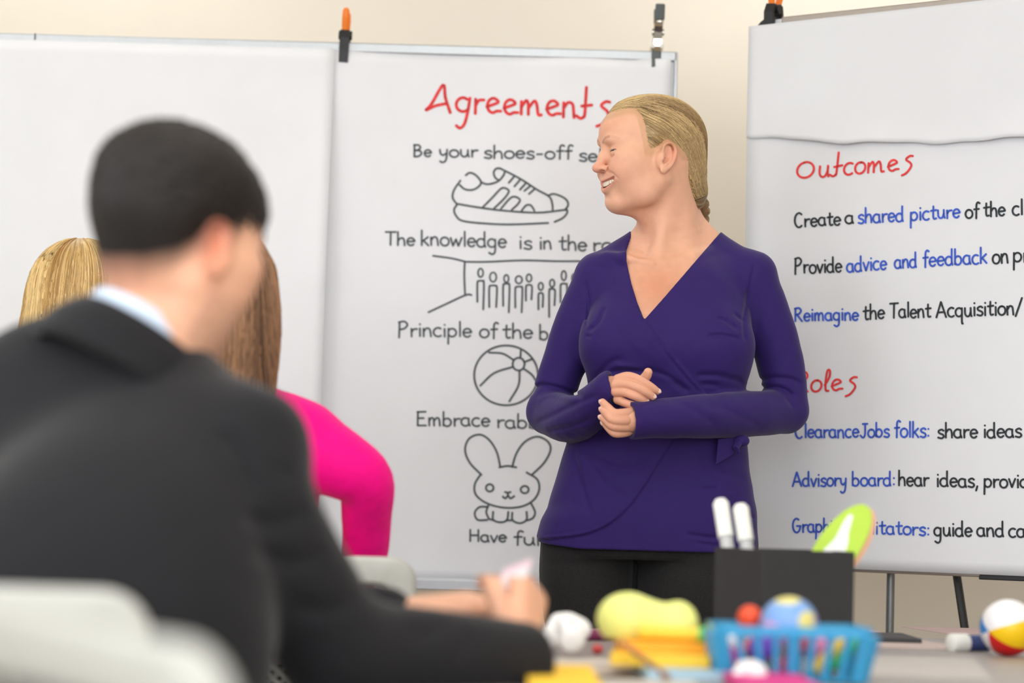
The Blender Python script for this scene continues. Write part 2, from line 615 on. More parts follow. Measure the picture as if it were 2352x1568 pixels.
MB().box((cx, YB - 0.055, bb + 0.002), (W - 0.05, 0.10, 0.006), bev=0.002).box((cx, YB - 0.103, bb + 0.010), (W - 0.05, 0.006, 0.022), bev=0.002).build('tray', m_alu, wb)
for x in (bl + 0.10, br - 0.12):
    MB().box((x, YB + 0.045, (bt - 0.05) / 2 + 0.05), (0.035, 0.03, bt - 0.10), bev=0.004).build('post', m_alu, wb)
    ft = MB().box((x, YB + 0.045, 0.075), (0.045, 0.62, 0.03), bev=0.006).build('foot', m_alu, wb)
    for dy in (-0.28, 0.28):
        MB().lathe([(0.012, -0.012), (0.028, -0.010), (0.030, 0), (0.028, 0.010), (0.012, 0.012)], (x, YB + 0.045 + dy, 0.030), Matrix.Rotation(math.pi / 2, 3, 'Y'), 16).box((x, YB + 0.045 + dy, 0.055), (0.03, 0.02, 0.02)).build('caster', m_blackpl, ft)

# ---- sheets of paper on it: wavy, not quite flat
def off_right(px, py):
    """how far the lettered sheet stands off the board (m)"""
    e = np.clip((px - 1440) / 100, 0, 1) ** 2 * np.clip((420 - py) / 300, 0, 1) * 0.016
    return 0.006 + 0.0022 * np.sin(px / 95.0 + py / 700.0) + 0.0018 * np.sin(py / 160.0 + px / 300) + e
def off_left(px, py):
    e = np.clip((px - 560) / 200, 0, 1) ** 2.2 * (0.004 + 0.040 * np.clip((py - 200) / 420, 0, 1) * (1 - 0.35 * np.clip((py - 900) / 400, 0, 1)))
    return 0.011 + 0.002 * np.sin(px / 120.0 - py / 500.0) + 0.0016 * np.sin(py / 190.0) + e
def sheet(name, left, right, top, bottom, off, n0=36, n1=48, parent=None):
    """left/right(py) and top/bottom(px) edges in picture units, laid on the board"""
    vs = []
    for j in range(n1 + 1):
        for i in range(n0 + 1):
            a, b = i / n0, j / n1
            py = 110 + b * 1230
            px = left(py) * (1 - a) + right(py) * a
            py = top(px) * (1 - b) + bottom(px) * b
            p = at(px, py, YB)
            vs.append((p[0], YB - off(px, py), p[2]))
    m = n0 + 1
    fs = [(j * m + i, j * m + i + 1, (j + 1) * m + i + 1, (j + 1) * m + i) for j in range(n1) for i in range(n0)]
    nv = len(vs)
    vs += [(x, y + 0.0006, z) for x, y, z in vs]
    fs = [f[::-1] for f in fs] + [tuple(q + nv for q in f) for f in fs]
    rim = [i for i in range(m)] + [j * m + n0 for j in range(1, n1 + 1)] + [n1 * m + i for i in range(n0 - 1, -1, -1)] + [j * m for j in range(n1 - 1, 0, -1)]
    fs += [(rim[i], rim[(i + 1) % len(rim)], rim[(i + 1) % len(rim)] + nv, rim[i] + nv) for i in range(len(rim))]
    return pydata(name, vs, fs, m_paper, parent)
tr = lambda px: 98 + 0.0285 * (px - 766)            # hung just under the rail
s1 = sheet('paper_sheet', lambda py: -300 - 0 * py, lambda py: 770 - 0.036 * (py - 110), lambda px: tr(px) + 16,
           lambda px: 1322 + 0.028 * (px - 766), off_left)
tag(s1, 'blank white paper sheet curling at its edge on the whiteboard', 'paper sheet', 'paper sheets hung on the whiteboard')
s2 = thing('paper_sheet', 'white paper sheet lettered Agreements with marker drawings of shoe, ball and rabbit', 'paper sheet',
           at(1150, 1330, YB - 0.01), 'paper sheets hung on the whiteboard')
sheet('sheet', lambda py: 742 - 0.036 * (py - 110), lambda py: 1540 - 0.028 * (py - 110), lambda px: tr(px) + 18,
      lambda px: 1326 + 0.028 * (px - 766), off_right, parent=s2)

# ---- one-stroke hand lettering: glyphs on a grid with x-height 1, ascender 1.75, descender -0.75
def arc(cx, cy, rx, ry, a0, a1, n=9):
    return [(cx + rx * math.cos(math.radians(a0 + (a1 - a0) * i / (n - 1))), cy + ry * math.sin(math.radians(a0 + (a1 - a0) * i / (n - 1)))) for i in range(n)]
G = {
 'a': (0.85, [arc(.36, .48, .34, .48, 60, 330), [(.62, .92), (.62, .4), (.72, 0)]]),
 'b': (0.85, [[(.08, 1.75), (.08, .05)], arc(.36, .47, .32, .47, 150, -150)]),
 'c': (0.75, [arc(.4, .48, .36, .5, 55, 310)]),
 'd': (0.88, [arc(.36, .46, .34, .47, 40, 330), [(.64, 1.75), (.64, .4), (.72, 0)]]),
 'e': (0.78, [[(.08, .5), (.64, .56)] + arc(.37, .5, .31, .48, 20, 320)]),
 'f': (0.62, [[(.62, 1.62), (.45, 1.75), (.30, 1.5), (.28, .6), (.27, -.1)], [(.05, .95), (.55, 1.0)]]),
 'g': (0.85, [arc(.36, .5, .33, .46, 45, 330), [(.64, .92), (.64, .1), (.6, -.55), (.38, -.78), (.12, -.6)]]),
 'h': (0.82, [[(.1, 1.75), (.1, 0)], [(.1, .55), (.3, .92), (.55, .9), (.64, .5), (.66, 0)]]),
 'i': (0.34, [[(.14, .95), (.15, 0)], [(.13, 1.4), (.16, 1.34)]]),
 'k': (0.78, [[(.1, 1.75), (.1, 0)], [(.62, 1.0), (.12, .45)], [(.25, .58), (.66, 0)]]),
 'l': (0.34, [[(.14, 1.75), (.15, .05)]]),
 'm': (1.15, [[(.08, .95), (.1, 0)], [(.1, .6), (.26, .95), (.44, .8), (.48, 0)], [(.48, .6), (.68, .95), (.88, .8), (.94, 0)]]),
 'n': (0.82, [[(.08, .95), (.1, 0)], [(.1, .6), (.3, .95), (.54, .88), (.62, .45), (.66, 0)]]),
 'o': (0.82, [arc(.38, .48, .34, .48, 80, 450, 13)]),
 'p': (0.85, [[(.1, .98), (.08, -.8)], arc(.38, .5, .32, .46, 150, -150)]),
 'q': (0.85, [arc(.36, .5, .33, .46, 45, 330), [(.64, .95), (.64, -.6), (.74, -.75)]]),
 'r': (0.62, [[(.1, .95), (.12, 0)], [(.12, .55), (.28, .86), (.56, .9)]]),
 's': (0.68, [[(.58, .86), (.38, 1.0), (.12, .84), (.18, .6), (.5, .42), (.58, .2), (.4, 0), (.06, .1)]]),
 't': (0.66, [[(.3, 1.5), (.28, .4), (.36, .05), (.58, .1)], [(.04, .98), (.6, 1.04)]]),
 'u': (0.84, [[(.08, .95), (.1, .3), (.28, .02), (.5, .1), (.62, .5)], [(.62, .95), (.64, .3), (.72, 0)]]),
 'v': (0.72, [[(.04, .95), (.32, 0)], [(.32, 0), (.62, .98)]]),
 'w': (1.05, [[(.04, .95), (.24, .02)], [(.24, .02), (.48, .8)], [(.48, .8), (.68, .02)], [(.68, .02), (.96, 1.0)]]),
 'y': (0.8, [[(.08, .95), (.14, .4), (.34, .2), (.56, .45)], [(.64, .98), (.6, 0), (.5, -.6), (.26, -.78), (.08, -.62)]]),
 'A': (1.1, [[(.04, 0), (.48, 1.7)], [(.48, 1.7), (.98, 0)], [(.2, .55), (.82, .58)]]),
 'B': (1.0, [[(.12, 1.7), (.12, 0)], [(.06, 1.68), (.5, 1.66), (.68, 1.32), (.46, .98), (.16, .9)], [(.16, .9), (.6, .86), (.78, .46), (.5, .06), (.08, .02)]]),
 'C': (1.0, [arc(.5, .82, .42, .86, 50, 310)]),
 'E': (0.95, [[(.14, 1.68), (.12, 0)], [(.08, 1.66), (.78, 1.7)], [(.12, .9), (.62, .92)], [(.1, .02), (.8, .04)]]),
 'G': (1.1, [arc(.5, .82, .42, .84, 55, 350), [(.5, .76), (.95, .78)]]),
 'H': (1.05, [[(.12, 1.68), (.12, 0)], [(.84, 1.68), (.84, 0)], [(.12, .86), (.84, .9)]]),
 'J': (0.85, [[(.3, 1.66), (.82, 1.68)], [(.58, 1.68), (.56, .4), (.36, .02), (.08, .3)]]),
 'O': (1.25, [arc(.56, .86, .5, .84, 110, 470, 15)]),
 'P': (0.95, [[(.14, 1.68), (.1, -.15)], [(.06, 1.62), (.5, 1.72), (.74, 1.36), (.52, .92), (.16, .8)]]),
 'R': (1.0, [[(.14, 1.68), (.12, 0)], [(.06, 1.62), (.52, 1.7), (.72, 1.34), (.5, .96), (.16, .86)], [(.3, .88), (.84, 0)]]),
 'T': (1.0, [[(.06, 1.66), (.94, 1.7)], [(.5, 1.68), (.48, 0)]]),
 '-': (0.7, [[(.12, .5), (.52, .52)]]),
 ':': (0.4, [[(.16, .9), (.18, .84)], [(.16, .16), (.18, .1)]]),
 ',': (0.4, [[(.2, .12), (.08, -.42)]]),
 '/': (0.8, [[(.04, -.2), (.66, 1.8)]]),
}
# looser cursive shapes of the red headings
GH = dict(G)
GH.update({
 'A': (1.5, [[(.0, .06), (.3, .5), (.85, 1.72), (1.0, .9), (1.3, -.05)], [(.02, .06), (.5, .36), (1.12, .55)]]),
 'g': (1.0, [arc(.45, .5, .36, .44, 50, 330), [(.8, .95), (.72, .1), (.58, -.7), (.36, -1.0), (.14, -.85)]]),
 'e': (0.9, [[(.08, .42), (.5, .62)] + arc(.42, .52, .30, .46, 30, 310) + [(.85, .18)]]),
 'm': (1.35, [[(.1, .9), (.12, .05)], [(.12, .55), (.34, .95), (.46, .75), (.5, .05)], [(.5, .5), (.78, .95), (.92, .7), (1.02, .1), (1.2, .08)]]),
 't': (0.85, [[(.42, 1.95), (.40, .3), (.34, .0)], [(-.05, .1), (.2, -.06), (.4, .1)], [(.2, .72), (.76, .82)]]),
 's': (0.95, [[(.85, 1.1), (.62, 1.12), (.4, .85), (.72, .52), (.78, .2), (.5, -.3), (.2, -.48)]]),
 'l': (0.5, [[(.12, .5), (.38, 1.2), (.36, 1.75), (.2, 1.7), (.16, .8), (.22, .1), (.42, .02)]]),
 'O': (1.5, [arc(.62, .72, .56, .66, 100, 470, 17)]),
})
class Ink:
    """strokes laid on a sheet as thin ribbons of dried ink"""
    def __init__(self, place):
        self.place, self.v, self.f = place, [], []
    def stroke(self, pts, w, smooth=True):
        P = catmull(pts, 5) if (smooth and len(pts) > 2) else np.asarray(pts, float)
        if len(P) == 2:
            P = np.array([P[0] * (1 - t) + P[1] * t for t in np.linspace(0, 1, 5)])
        T = np.gradient(P, axis=0)
        T /= np.linalg.norm(T, axis=1)[:, None] + 1e-9
        P = np.vstack([P[0] - T[0] * w * 0.35, P, P[-1] + T[-1] * w * 0.35])
        T = np.vstack([T[0], T, T[-1]])
        Nn = np.column_stack([-T[:, 1], T[:, 0]])
        ww = np.full(len(P), w / 2)
        ww[0] = ww[-1] = w * 0.25
        b = len(self.v)
        for p, n, q in zip(P, Nn, ww):
            self.v.append(self.place(*(p + n * q)))
            self.v.append(self.place(*(p - n * q)))
        for i in range(len(P) - 1):
            self.f.append((b + 2 * i, b + 2 * i + 1, b + 2 * i + 3, b + 2 * i + 2))
    def word(self, text, x0, x1, y0, y1, xh, w=5.0, glyphs=G, slant=0.0):
        tot = sum(glyphs[c][0] for c in text)
        ux = (x1 - x0) / (tot - 0.12)
        x = 0.0
        for c in text:
            adv, ss = glyphs[c]
            jy = random.uniform(-.05, .05) * xh
            for s in ss:
                self.stroke([(x0 + (x + gx) * ux + slant * gy * xh, y0 + (y1 - y0) * (x + gx) / tot - gy * xh + jy) for gx, gy in s], w)
            x += adv
        return self
    def build(self, name, m, parent, label=None):
        o = pydata(name, self.v, self.f, m, parent, smooth=False)
        if label: o['label'] = label
        return o
def pl_left(px, py):
    p = at(px, py, YB)
    return (p[0], YB - off_right(px, py) - 0.0012, p[2])
i = Ink(pl_left)
i.word('Agreements', 978, 1398, 256, 276, 36, 7.0, GH, 0.05)
i.build('lettering', m_red, s2, 'red handwritten heading Agreements')
def lines(place, rows, m, parent, w, label):
    """each written word is a part of its own"""
    for wd, x0, x1, y0, y1, xh in rows:
        Ink(place).word(wd, x0, x1, y0, y1, xh, w).build('lettering', m, parent, label)
lines(pl_left, (
    ('Be', 949, 990, 361, 361, 16), ('your', 1008, 1096, 360, 362, 17), ('shoes-off', 1111, 1312, 364, 366, 17.5), ('self', 1329, 1400, 372, 374, 18),
    ('The', 884, 952, 563, 565, 18), ('knowledge', 966, 1162, 564, 570, 20), ('is', 1191, 1220, 572, 573, 19), ('in', 1238, 1266, 573, 574, 19),
    ('the', 1283, 1346, 575, 577, 20), ('room', 1361, 1470, 577, 580, 20),
    ('Principle', 914, 1082, 773, 774, 20), ('of', 1101, 1141, 776, 776, 20), ('the', 1154, 1222, 777, 778, 20), ('beach', 1238, 1350, 780, 782, 20),
    ('Embrace', 956, 1124, 977, 979, 19), ('rabbits', 1141, 1290, 983, 986, 19), ('Have', 1077, 1162, 1243, 1245, 16), ('fun', 1179, 1258, 1250, 1252, 18)),
    m_black, s2, 4.4, 'black handwritten word of the agreements list')

def zoomed(ox, oy, s):
    return lambda pts: [(ox + x / s, oy + y / s) for x, y in pts]
Z8 = zoomed(680, 0, 2.529)
sh = [
 [(985, 1020), (1010, 1005), (1045, 1020), (1075, 1060), (1055, 1090), (1020, 1105), (980, 1100), (950, 1075)],
 [(1075, 1060), (1110, 1072), (1150, 1065), (1180, 1050), (1205, 1020), (1212, 1000)],
 [(1180, 1050), (1158, 1035), (1148, 1005), (1162, 982), (1188, 980)],
 [(1185, 980), (1300, 1040), (1400, 1105), (1470, 1145), (1488, 1190), (1490, 1230)],
 [(1460, 1140), (1500, 1130), (1560, 1155), (1580, 1190), (1562, 1225)],
 [(955, 1050), (918, 1105), (910, 1150), (935, 1188)],
 [(935, 1185), (1050, 1205), (1200, 1225), (1400, 1238), (1560, 1222)],
 [(935, 1190), (918, 1220), (930, 1255), (970, 1285), (1100, 1300), (1250, 1306), (1465, 1298)],
 [(1500, 1292), (1550, 1268), (1575, 1235), (1566, 1212)],
 [(1265, 1030), (1235, 1065)], [(1300, 1048), (1268, 1086)], [(1335, 1066), (1300, 1105)], [(1362, 1082), (1325, 1112)], [(1390, 1097), (1352, 1130)],
 [(1085, 1205), (1140, 1150), (1185, 1102), (1210, 1094), (1236, 1112), (1212, 1152), (1148, 1215)],
 [(1190, 1215), (1240, 1157), (1270, 1145), (1300, 1162), (1288, 1188), (1252, 1222)],
 [(1310, 1226), (1336, 1196), (1364, 1196), (1385, 1228)]]
i = Ink(pl_left)
for s in sh:
    i.stroke(Z8(s), 4.6)
i.build('shoe_drawing', m_black, s2, 'black marker outline of a lace-up sneaker')
Z3 = zoomed(850, 500, 3.733)
i = Ink(pl_left)
for s in ([(540, 328), (700, 350), (815, 378)], [(815, 380), (1000, 381), (1300, 369), (1600, 376), (1800, 376)], [(812, 380), (808, 500), (815, 662)],
          [(872, 665), (820, 665), (650, 742), (500, 812)]):
    i.stroke(Z3(s), 4.4)
def circ(cx, cy, rx, ry, n=14):
    return [(cx + rx * math.cos(2 * math.pi * k / n), cy + ry * math.sin(2 * math.pi * k / n)) for k in range(n + 1)]
for hx, hy, rx, ry, bl_, bw, bh, l0, l1 in ((948, 475, 22, 36, 545, 28, 15, 725, 790), (1055, 512, 28, 40, 585, 33, 10, 770, 770), (1168, 525, 20, 32, 570, 27, 14, 760, 815),
        (1275, 535, 28, 32, 595, 30, 12, 775, 815), (1362, 520, 22, 32, 580, 26, 12, 715, 705), (1463, 592, 20, 32, 650, 20, 10, 790, 770),
        (1560, 565, 20, 32, 615, 25, 14, 855, 755), (1660, 500, 20, 40, 570, 28, 14, 730, 790), (1750, 520, 20, 36, 580, 26, 14, 740, 790)):
    i.stroke(Z3(circ(hx, hy, rx, ry)), 4.0)
    i.stroke(Z3([(hx - bw, l0), (hx - bw, bl_ + 20), (hx - bw * .5, bl_), (hx + bw * .5, bl_), (hx + bw, bl_ + 20), (hx + bw * .8, l1)]), 4.4)
i.build('room_drawing', m_black, s2, 'black marker sketch of people standing in a room')
Z4 = zoomed(850, 780, 2.529)
i = Ink(pl_left)
for s in (circ(790, 208, 185, 173, 28), circ(863, 143, 35, 37, 8), [(873, 106), (876, 60)], [(897, 130), (945, 112)], [(893, 170), (940, 205), (968, 250)],
          [(832, 118), (770, 82), (690, 76)], [(832, 158), (720, 195), (640, 268)], [(868, 180), (862, 265), (808, 360)]):
    i.stroke(Z4(s), 4.6)
i.build('ball_drawing', m_black, s2, 'black marker outline of a beach ball')
i = Ink(pl_left)
for s in ([(648, 785), (580, 715), (552, 640), (575, 575), (635, 551), (690, 580), (735, 650), (757, 740)], [(750, 741), (800, 733), (850, 741)],
          [(825, 740), (850, 660), (900, 592), (970, 563), (1030, 590), (1048, 640), (1010, 715), (940, 784)],
          [(640, 785), (608, 840), (615, 900), (680, 950), (780, 975), (880, 968), (950, 930), (982, 870), (970, 810), (908, 770)],
          circ(695, 860, 22, 21), circ(898, 870, 23, 21), [(783, 884), (800, 888), (817, 884)], [(800, 886), (801, 905)], [(770, 910), (786, 921), (801, 906), (816, 921), (838, 908)],
          [(682, 970), (635, 972), (608, 1005), (625, 1045), (682, 1046)], [(688, 960), (675, 1000), (690, 1040)], [(715, 998), (716, 1045), (760, 1060), (795, 1045), (803, 998)],
          [(826, 1003), (828, 1047), (870, 1065), (908, 1045), (909, 998)], [(935, 950), (958, 1000), (945, 1035), (908, 1050)], [(690, 1040), (720, 1048)], [(790, 1048), (830, 1048)]):
    i.stroke(Z4(s), 4.6)
i.build('rabbit_drawing', m_black, s2, 'black marker outline of a sitting rabbit')

# ---- the easel board on the right, turned towards the middle of the room
P0 = at(1729, 120, 5.02)
ANG = math.radians(35)
BU = np.array([math.cos(ANG), -math.sin(ANG), 0])            # along the board
BN = np.array([-math.sin(ANG), -math.cos(ANG), 0])           # out of its face
def on_b(px, py, lift=0.0):
    return on_plane(px, py, P0 + BN * lift, BN) if lift == 0 else (on_plane(px, py, P0, BN) + BN * lift)
eb_b, eb_t = on_b(1990, 1312)[2], on_b(1745, 47)[2]
ez = thing('easel_board', 'presentation easel board with black corner and legs and covered with lettered paper', 'easel', on_plane(2020, 1312, P0, BN) * np.array([1, 1, 0]))
EW, EH = 1.25, eb_t - eb_b
Rb = Matrix((tuple(BU), tuple(-BN), (0, 0, 1))).transposed()       # local x along, y away, z up
cen = P0 * np.array([1, 1, 0]) + BU * (EW / 2 + 0.004) + np.array([0, 0, (eb_b + eb_t) / 2])
def eb(x, y, z):                                              # x along board, y behind face, z from its middle
    return tuple(cen + BU * x - BN * y + np.array([0, 0, z]))
poly = [(x, z) for x, z in rounded_rect(EW, EH, 0.03)]
Rp = Rb @ Matrix.Rotation(math.pi / 2, 3, 'X')
MB().prism(poly, -0.025, -0.006, cen, Rp).build('panel', m_board, ez)
f = MB()
f.box(eb(0.02, 0.012, EH / 2 - 0.006), (EW - 0.09, 0.034, 0.016), Rb, bev=0.003)
f.box(eb(0.02, 0.012, -EH / 2 + 0.006), (EW - 0.09, 0.034, 0.016), Rb, bev=0.003)
f.box(eb(-EW / 2 + 0.006, 0.014, 0), (0.012, 0.02, EH - 0.09), Rb, bev=0.003)
f.box(eb(EW / 2 - 0.006, 0.014, 0), (0.012, 0.02, EH - 0.09), Rb, bev=0.003)
f.build('frame', m_aluw, ez)
for sx in (-1, 1):
    for sz in (-1, 1):
        c = MB()
        a = [(EW / 2 - 0.045 + 0.048 * math.cos(t), EH / 2 - 0.042 + 0.048 * math.sin(t)) for t in np.linspace(0, math.pi / 2, 8)]
        pts = [(EW / 2 - 0.045, EH / 2 - 0.02)] + [(EW / 2 - 0.02, EH / 2 - 0.045)] + a
        if sx * sz < 0: pts = pts[::-1]
        c.prism([(sx * x, sz * z) for x, z in pts], -0.03, 0.004, cen, Rp).build('corner_cap', m_blackpl, ez)
def ray_leg(px0, py0, px1, py1, lift0, lift1):
    return on_b(px0, py0, lift0), on_b(px1, py1, lift1)
a = on_b(2021, 1290, -0.05); b_ = on_b(2018, 1450, -0.05)
d_ = (b_ - a) / (a[2] - b_[2])
MB().tube([a + np.array([0, 0, 0.9]), a, a + d_ * (a[2] - 0.01)], 0.0085, 10).build('leg', m_steel, ez, True)
a = on_b(2146, 1305, -0.10); b_ = on_b(2166, 1440, -0.10)
d_ = (b_ - a) / (a[2] - b_[2])
MB().tube([a - d_ * 0.5, a, a + d_ * (a[2] - 0.01)], 0.0085, 8).build('leg', m_blackpl, ez, True)
a = on_b(2560, 1300, -0.05)
MB().tube([a + np.array([0, 0, 0.9]), a, (a[0], a[1], 0.01)], 0.0085, 10).build('leg', m_steel, ez, True)
a = on_b(2250, 1318, -0.02); b_ = on_b(2600, 1328, -0.02)
MB().box(tuple((a + b_) / 2 - BN * 0.0 + np.array([0, 0, -0.006])), (np.linalg.norm(b_ - a), 0.05, 0.012), Rb, bev=0.002).build('ledge', m_blackpl, ez)

def off_e(px, py):
    return 0.008 + 0.0018 * np.sin(px / 90.0 + py / 400) + 0.0016 * np.sin(py / 170.0)
def esheet(name, parent, corners_fn, off, n0=30, n1=40):
    vs = []
    for j in range(n1 + 1):
        for i in range(n0 + 1):
            px, py = corners_fn(i / n0, j / n1)
            vs.append(on_b(px, py, off(px, py)))
    m = n0 + 1
    fs = [(j * m + i, j * m + i + 1, (j + 1) * m + i + 1, (j + 1) * m + i) for j in range(n1) for i in range(n0)]
    nv = len(vs)
    vs += [p - BN * 0.0006 for p in vs]
    fs = [f[::-1] for f in fs] + [tuple(q + nv for q in f) for f in fs]
    rim = [i for i in range(m)] + [j * m + n0 for j in range(1, n1 + 1)] + [n1 * m + i for i in range(n0 - 1, -1, -1)] + [j * m for j in range(n1 - 1, 0, -1)]
    fs += [(rim[i], rim[(i + 1) % len(rim)], rim[(i + 1) % len(rim)] + nv, rim[i] + nv) for i in range(len(rim))]
    return pydata(name, vs, fs, m_paper2, parent)
# beyond the frame the sheets run on to the board's far edge
XR = 2900
EDGE = np.array([(1700, 318), (1785, 320), (1850, 322), (1900, 330), (1950, 333), (2050, 328), (2150, 333), (2200, 332), (2352, 318), (2600, 300), (2900, 280)], float)
def edge_y(px):
    return float(np.interp(px, EDGE[:, 0], EDGE[:, 1])) + 1.5 * math.sin(px / 17.0)
def top_off(px, py):
    return off_e(px, py) + 0.004 + 0.011 * np.clip((py - (edge_y(px) - 90)) / 90, 0, 1) ** 2 * (0.75 + 0.25 * np.sin(px / 60.0)) * np.clip((px - 1740) / 70, 0.1, 1)
def top_sheet(a, b):
    px = 1727 * (1 - a) + XR * a
    top = 62 - 0.113 * (px - 1740)
    py = top * (1 - b) + edge_y(px) * b
    return (px - 0.016 * (py - 62) * (1 - a), py)
b1 = esheet('paper_sheet', None, top_sheet, top_off, 60, 24)
tag(b1, 'blank paper sheet hanging from the top of the easel board, its lower edge lifting', 'paper sheet', 'paper sheets on the easel board')
s3 = thing('paper_sheet', 'paper sheet lettered Outcomes and Roles in red and blue marker on the easel', 'paper sheet', on_b(2030, 1305, 0.01), 'paper sheets on the easel board')
off_e2 = off_e
def low_sheet(a, b):
    px = 1722 * (1 - a) + XR * a
    top = 270 - 0.08 * (px - 1740)
    bot = 1306 + 0.042 * (px - 1965)
    py = top * (1 - b) + bot * b
    return (px - 0.016 * (py - 270) * (1 - a), py)
esheet('sheet', s3, low_sheet, off_e2)
def pl_right(px, py):
    return on_b(px, py, off_e2(px, py) + 0.0012)
i = Ink(pl_right)
i.word('Outcomes', 1833, 2098, 412, 390, 27, 5.2, GH, 0.1)
i.build('lettering', m_red, s3, 'red handwritten heading Outcomes')
i = Ink(pl_right)
i.word('Roles', 1830, 1968, 902, 896, 27, 5.2, GH, 0.1)
i.build('lettering', m_red, s3, 'red handwritten heading Roles')
lines(pl_right, (('shared', 1974, 2079, 515, 508, 20), ('picture', 2094, 2209, 508, 500, 20), ('advice', 1948, 2039, 625, 619, 20), ('and', 2058, 2109, 618, 615, 20),
    ('feedback', 2123, 2271, 614, 606, 21), ('Reimagine', 1828, 1974, 738, 735, 18), ('ClearanceJobs', 1829, 2046, 1006, 1004, 19), ('folks:', 2058, 2140, 1004, 1004, 21),
    ('Advisory', 1824, 1948, 1117, 1116, 19), ('board:', 1961, 2061, 1115, 1115, 19), ('Graphic', 1824, 1932, 1222, 1224, 19), ('facilitators:', 1942, 2141, 1225, 1229, 19)), m_blue, s3, 4.6, 'blue handwritten key word')
lines(pl_right, (('Create', 1829, 1934, 523, 517, 19), ('a', 1945, 1964, 514, 513, 19), ('of', 2222, 2253, 502, 501, 20), ('the', 2264, 2313, 499, 497, 20), ('cl', 2330, 2354, 495, 494, 21),
    ('Provide', 1829, 1936, 628, 626, 20), ('on', 2284, 2320, 606, 604, 22), ('pr', 2331, 2368, 604, 602, 22), ('the', 1985, 2034, 734, 732, 20), ('Talent', 2046, 2141, 731, 729, 20),
    ('Acquisition/', 2154, 2352, 729, 723, 21), ('share', 2158, 2249, 1006, 1005, 20), ('ideas', 2263, 2349, 1005, 1004, 20), ('hear', 2068, 2138, 1116, 1117, 20), ('ideas,', 2156, 2252, 1117, 1119, 20),
    ('provide', 2264, 2385, 1119, 1120, 20), ('guide', 2151, 2237, 1230, 1231, 20), ('and', 2249, 2310, 1231, 1232, 20), ('ca', 2321, 2358, 1233, 1233, 20)), m_blackk, s3, 4.6, 'black handwritten word')

# ---- clamps
m_orange = mat('orange_grip', (244, 128, 22), 0.4, 0.04)
m_tip = mat('red_pad', (228, 66, 34), 0.5, 0.04)
m_grip = mat('grey_vinyl_grip', (78, 84, 84), 0.4, 0.06)
m_chrome = mat('chrome', (205, 203, 196), 0.12, 0.03, metal=0.95)
def spring_clamp(label, loc, R, group, roll=0):
    """plastic clamp gripping an edge; local x along the edge, y away from the viewer, z up out of the edge; loc at the edge"""
    t = thing('spring_clamp', label, 'clamp', loc, group)
    R = R @ Matrix.Rotation(math.radians(roll), 3, 'Y')
    def T(p): return tuple(R @ Vector(p) + Vector(loc))
    for s in (-1, 1):
        j = MB()
        prof = [(s * 0.010, -0.045, 0.010), (s * 0.014, -0.02, 0.0105), (s * 0.020, 0.008, 0.0105), (s * 0.014, 0.026, 0.010)]
        for (y0, z0, w0), (y1, z1, w1) in zip(prof[:-1], prof[1:]):
            th = 0.004
            vs = []
            for (y, z, w) in ((y0, z0, w0), (y1, z1, w1)):
                for dx, dy in ((-w, -th), (w, -th), (w, th), (-w, th)):
                    vs.append(T((dx, y + dy, z)))
            j.add(vs, [(0, 1, 5, 4), (1, 2, 6, 5), (2, 3, 7, 6), (3, 0, 4, 7), (3, 2, 1, 0), (4, 5, 6, 7)])
        jaw = j.build('jaw', m_blackpl, t)
        MB().box(T((0, s * 0.006, -0.047)), (0.023, 0.008, 0.011), R, bev=0.002).build('pad', m_tip, jaw)
        h = MB()
        ring = [(s * 0.012, 0.018, 0.0065, 0.004), (s * 0.015, 0.032, 0.008, 0.005), (s * 0.021, 0.050, 0.0085, 0.0055), (s * 0.025, 0.068, 0.0075, 0.005), (s * 0.026, 0.073, 0.004, 0.003)]
        vs, n = [], 10
        for (y, z, a, b) in ring:
            for k in range(n):
                an = 2 * math.pi * k / n
                vs.append(T((a * math.cos(an), y + b * math.sin(an), z)))
        fs = [(i * n + k, i * n + (k + 1) % n, (i + 1) * n + (k + 1) % n, (i + 1) * n + k) for i in range(len(ring) - 1) for k in range(n)] + [tuple(range(n)), tuple((len(ring) - 1) * n + k for k in range(n))]
        h.add(vs, fs)
        h.build('handle', m_orange, t, True)
    MB().tube([T((-0.0145, 0, 0.017)), T((0.0145, 0, 0.017))], 0.010, 14).build('pivot', m_blackpl, t, True)
    return t
cg = 'spring clamps holding the paper'
ce = at(792, 98, YB)
spring_clamp('orange and black spring clamp on the top rail of the whiteboard', (ce[0], YB + 0.004, ce[2]), Matrix.Identity(3), cg, 2)
ce = on_b(1772, 38)
Rc = Rb
spring_clamp('orange and black spring clamp at the top corner of the easel board', tuple(ce - BN * 0.008), Rc, cg, 6)
ce = on_b(1716, 1236)
spring_clamp('orange and black spring clamp low on the side edge of the easel board', tuple(ce - BN * 0.008), Rb, cg, -90)
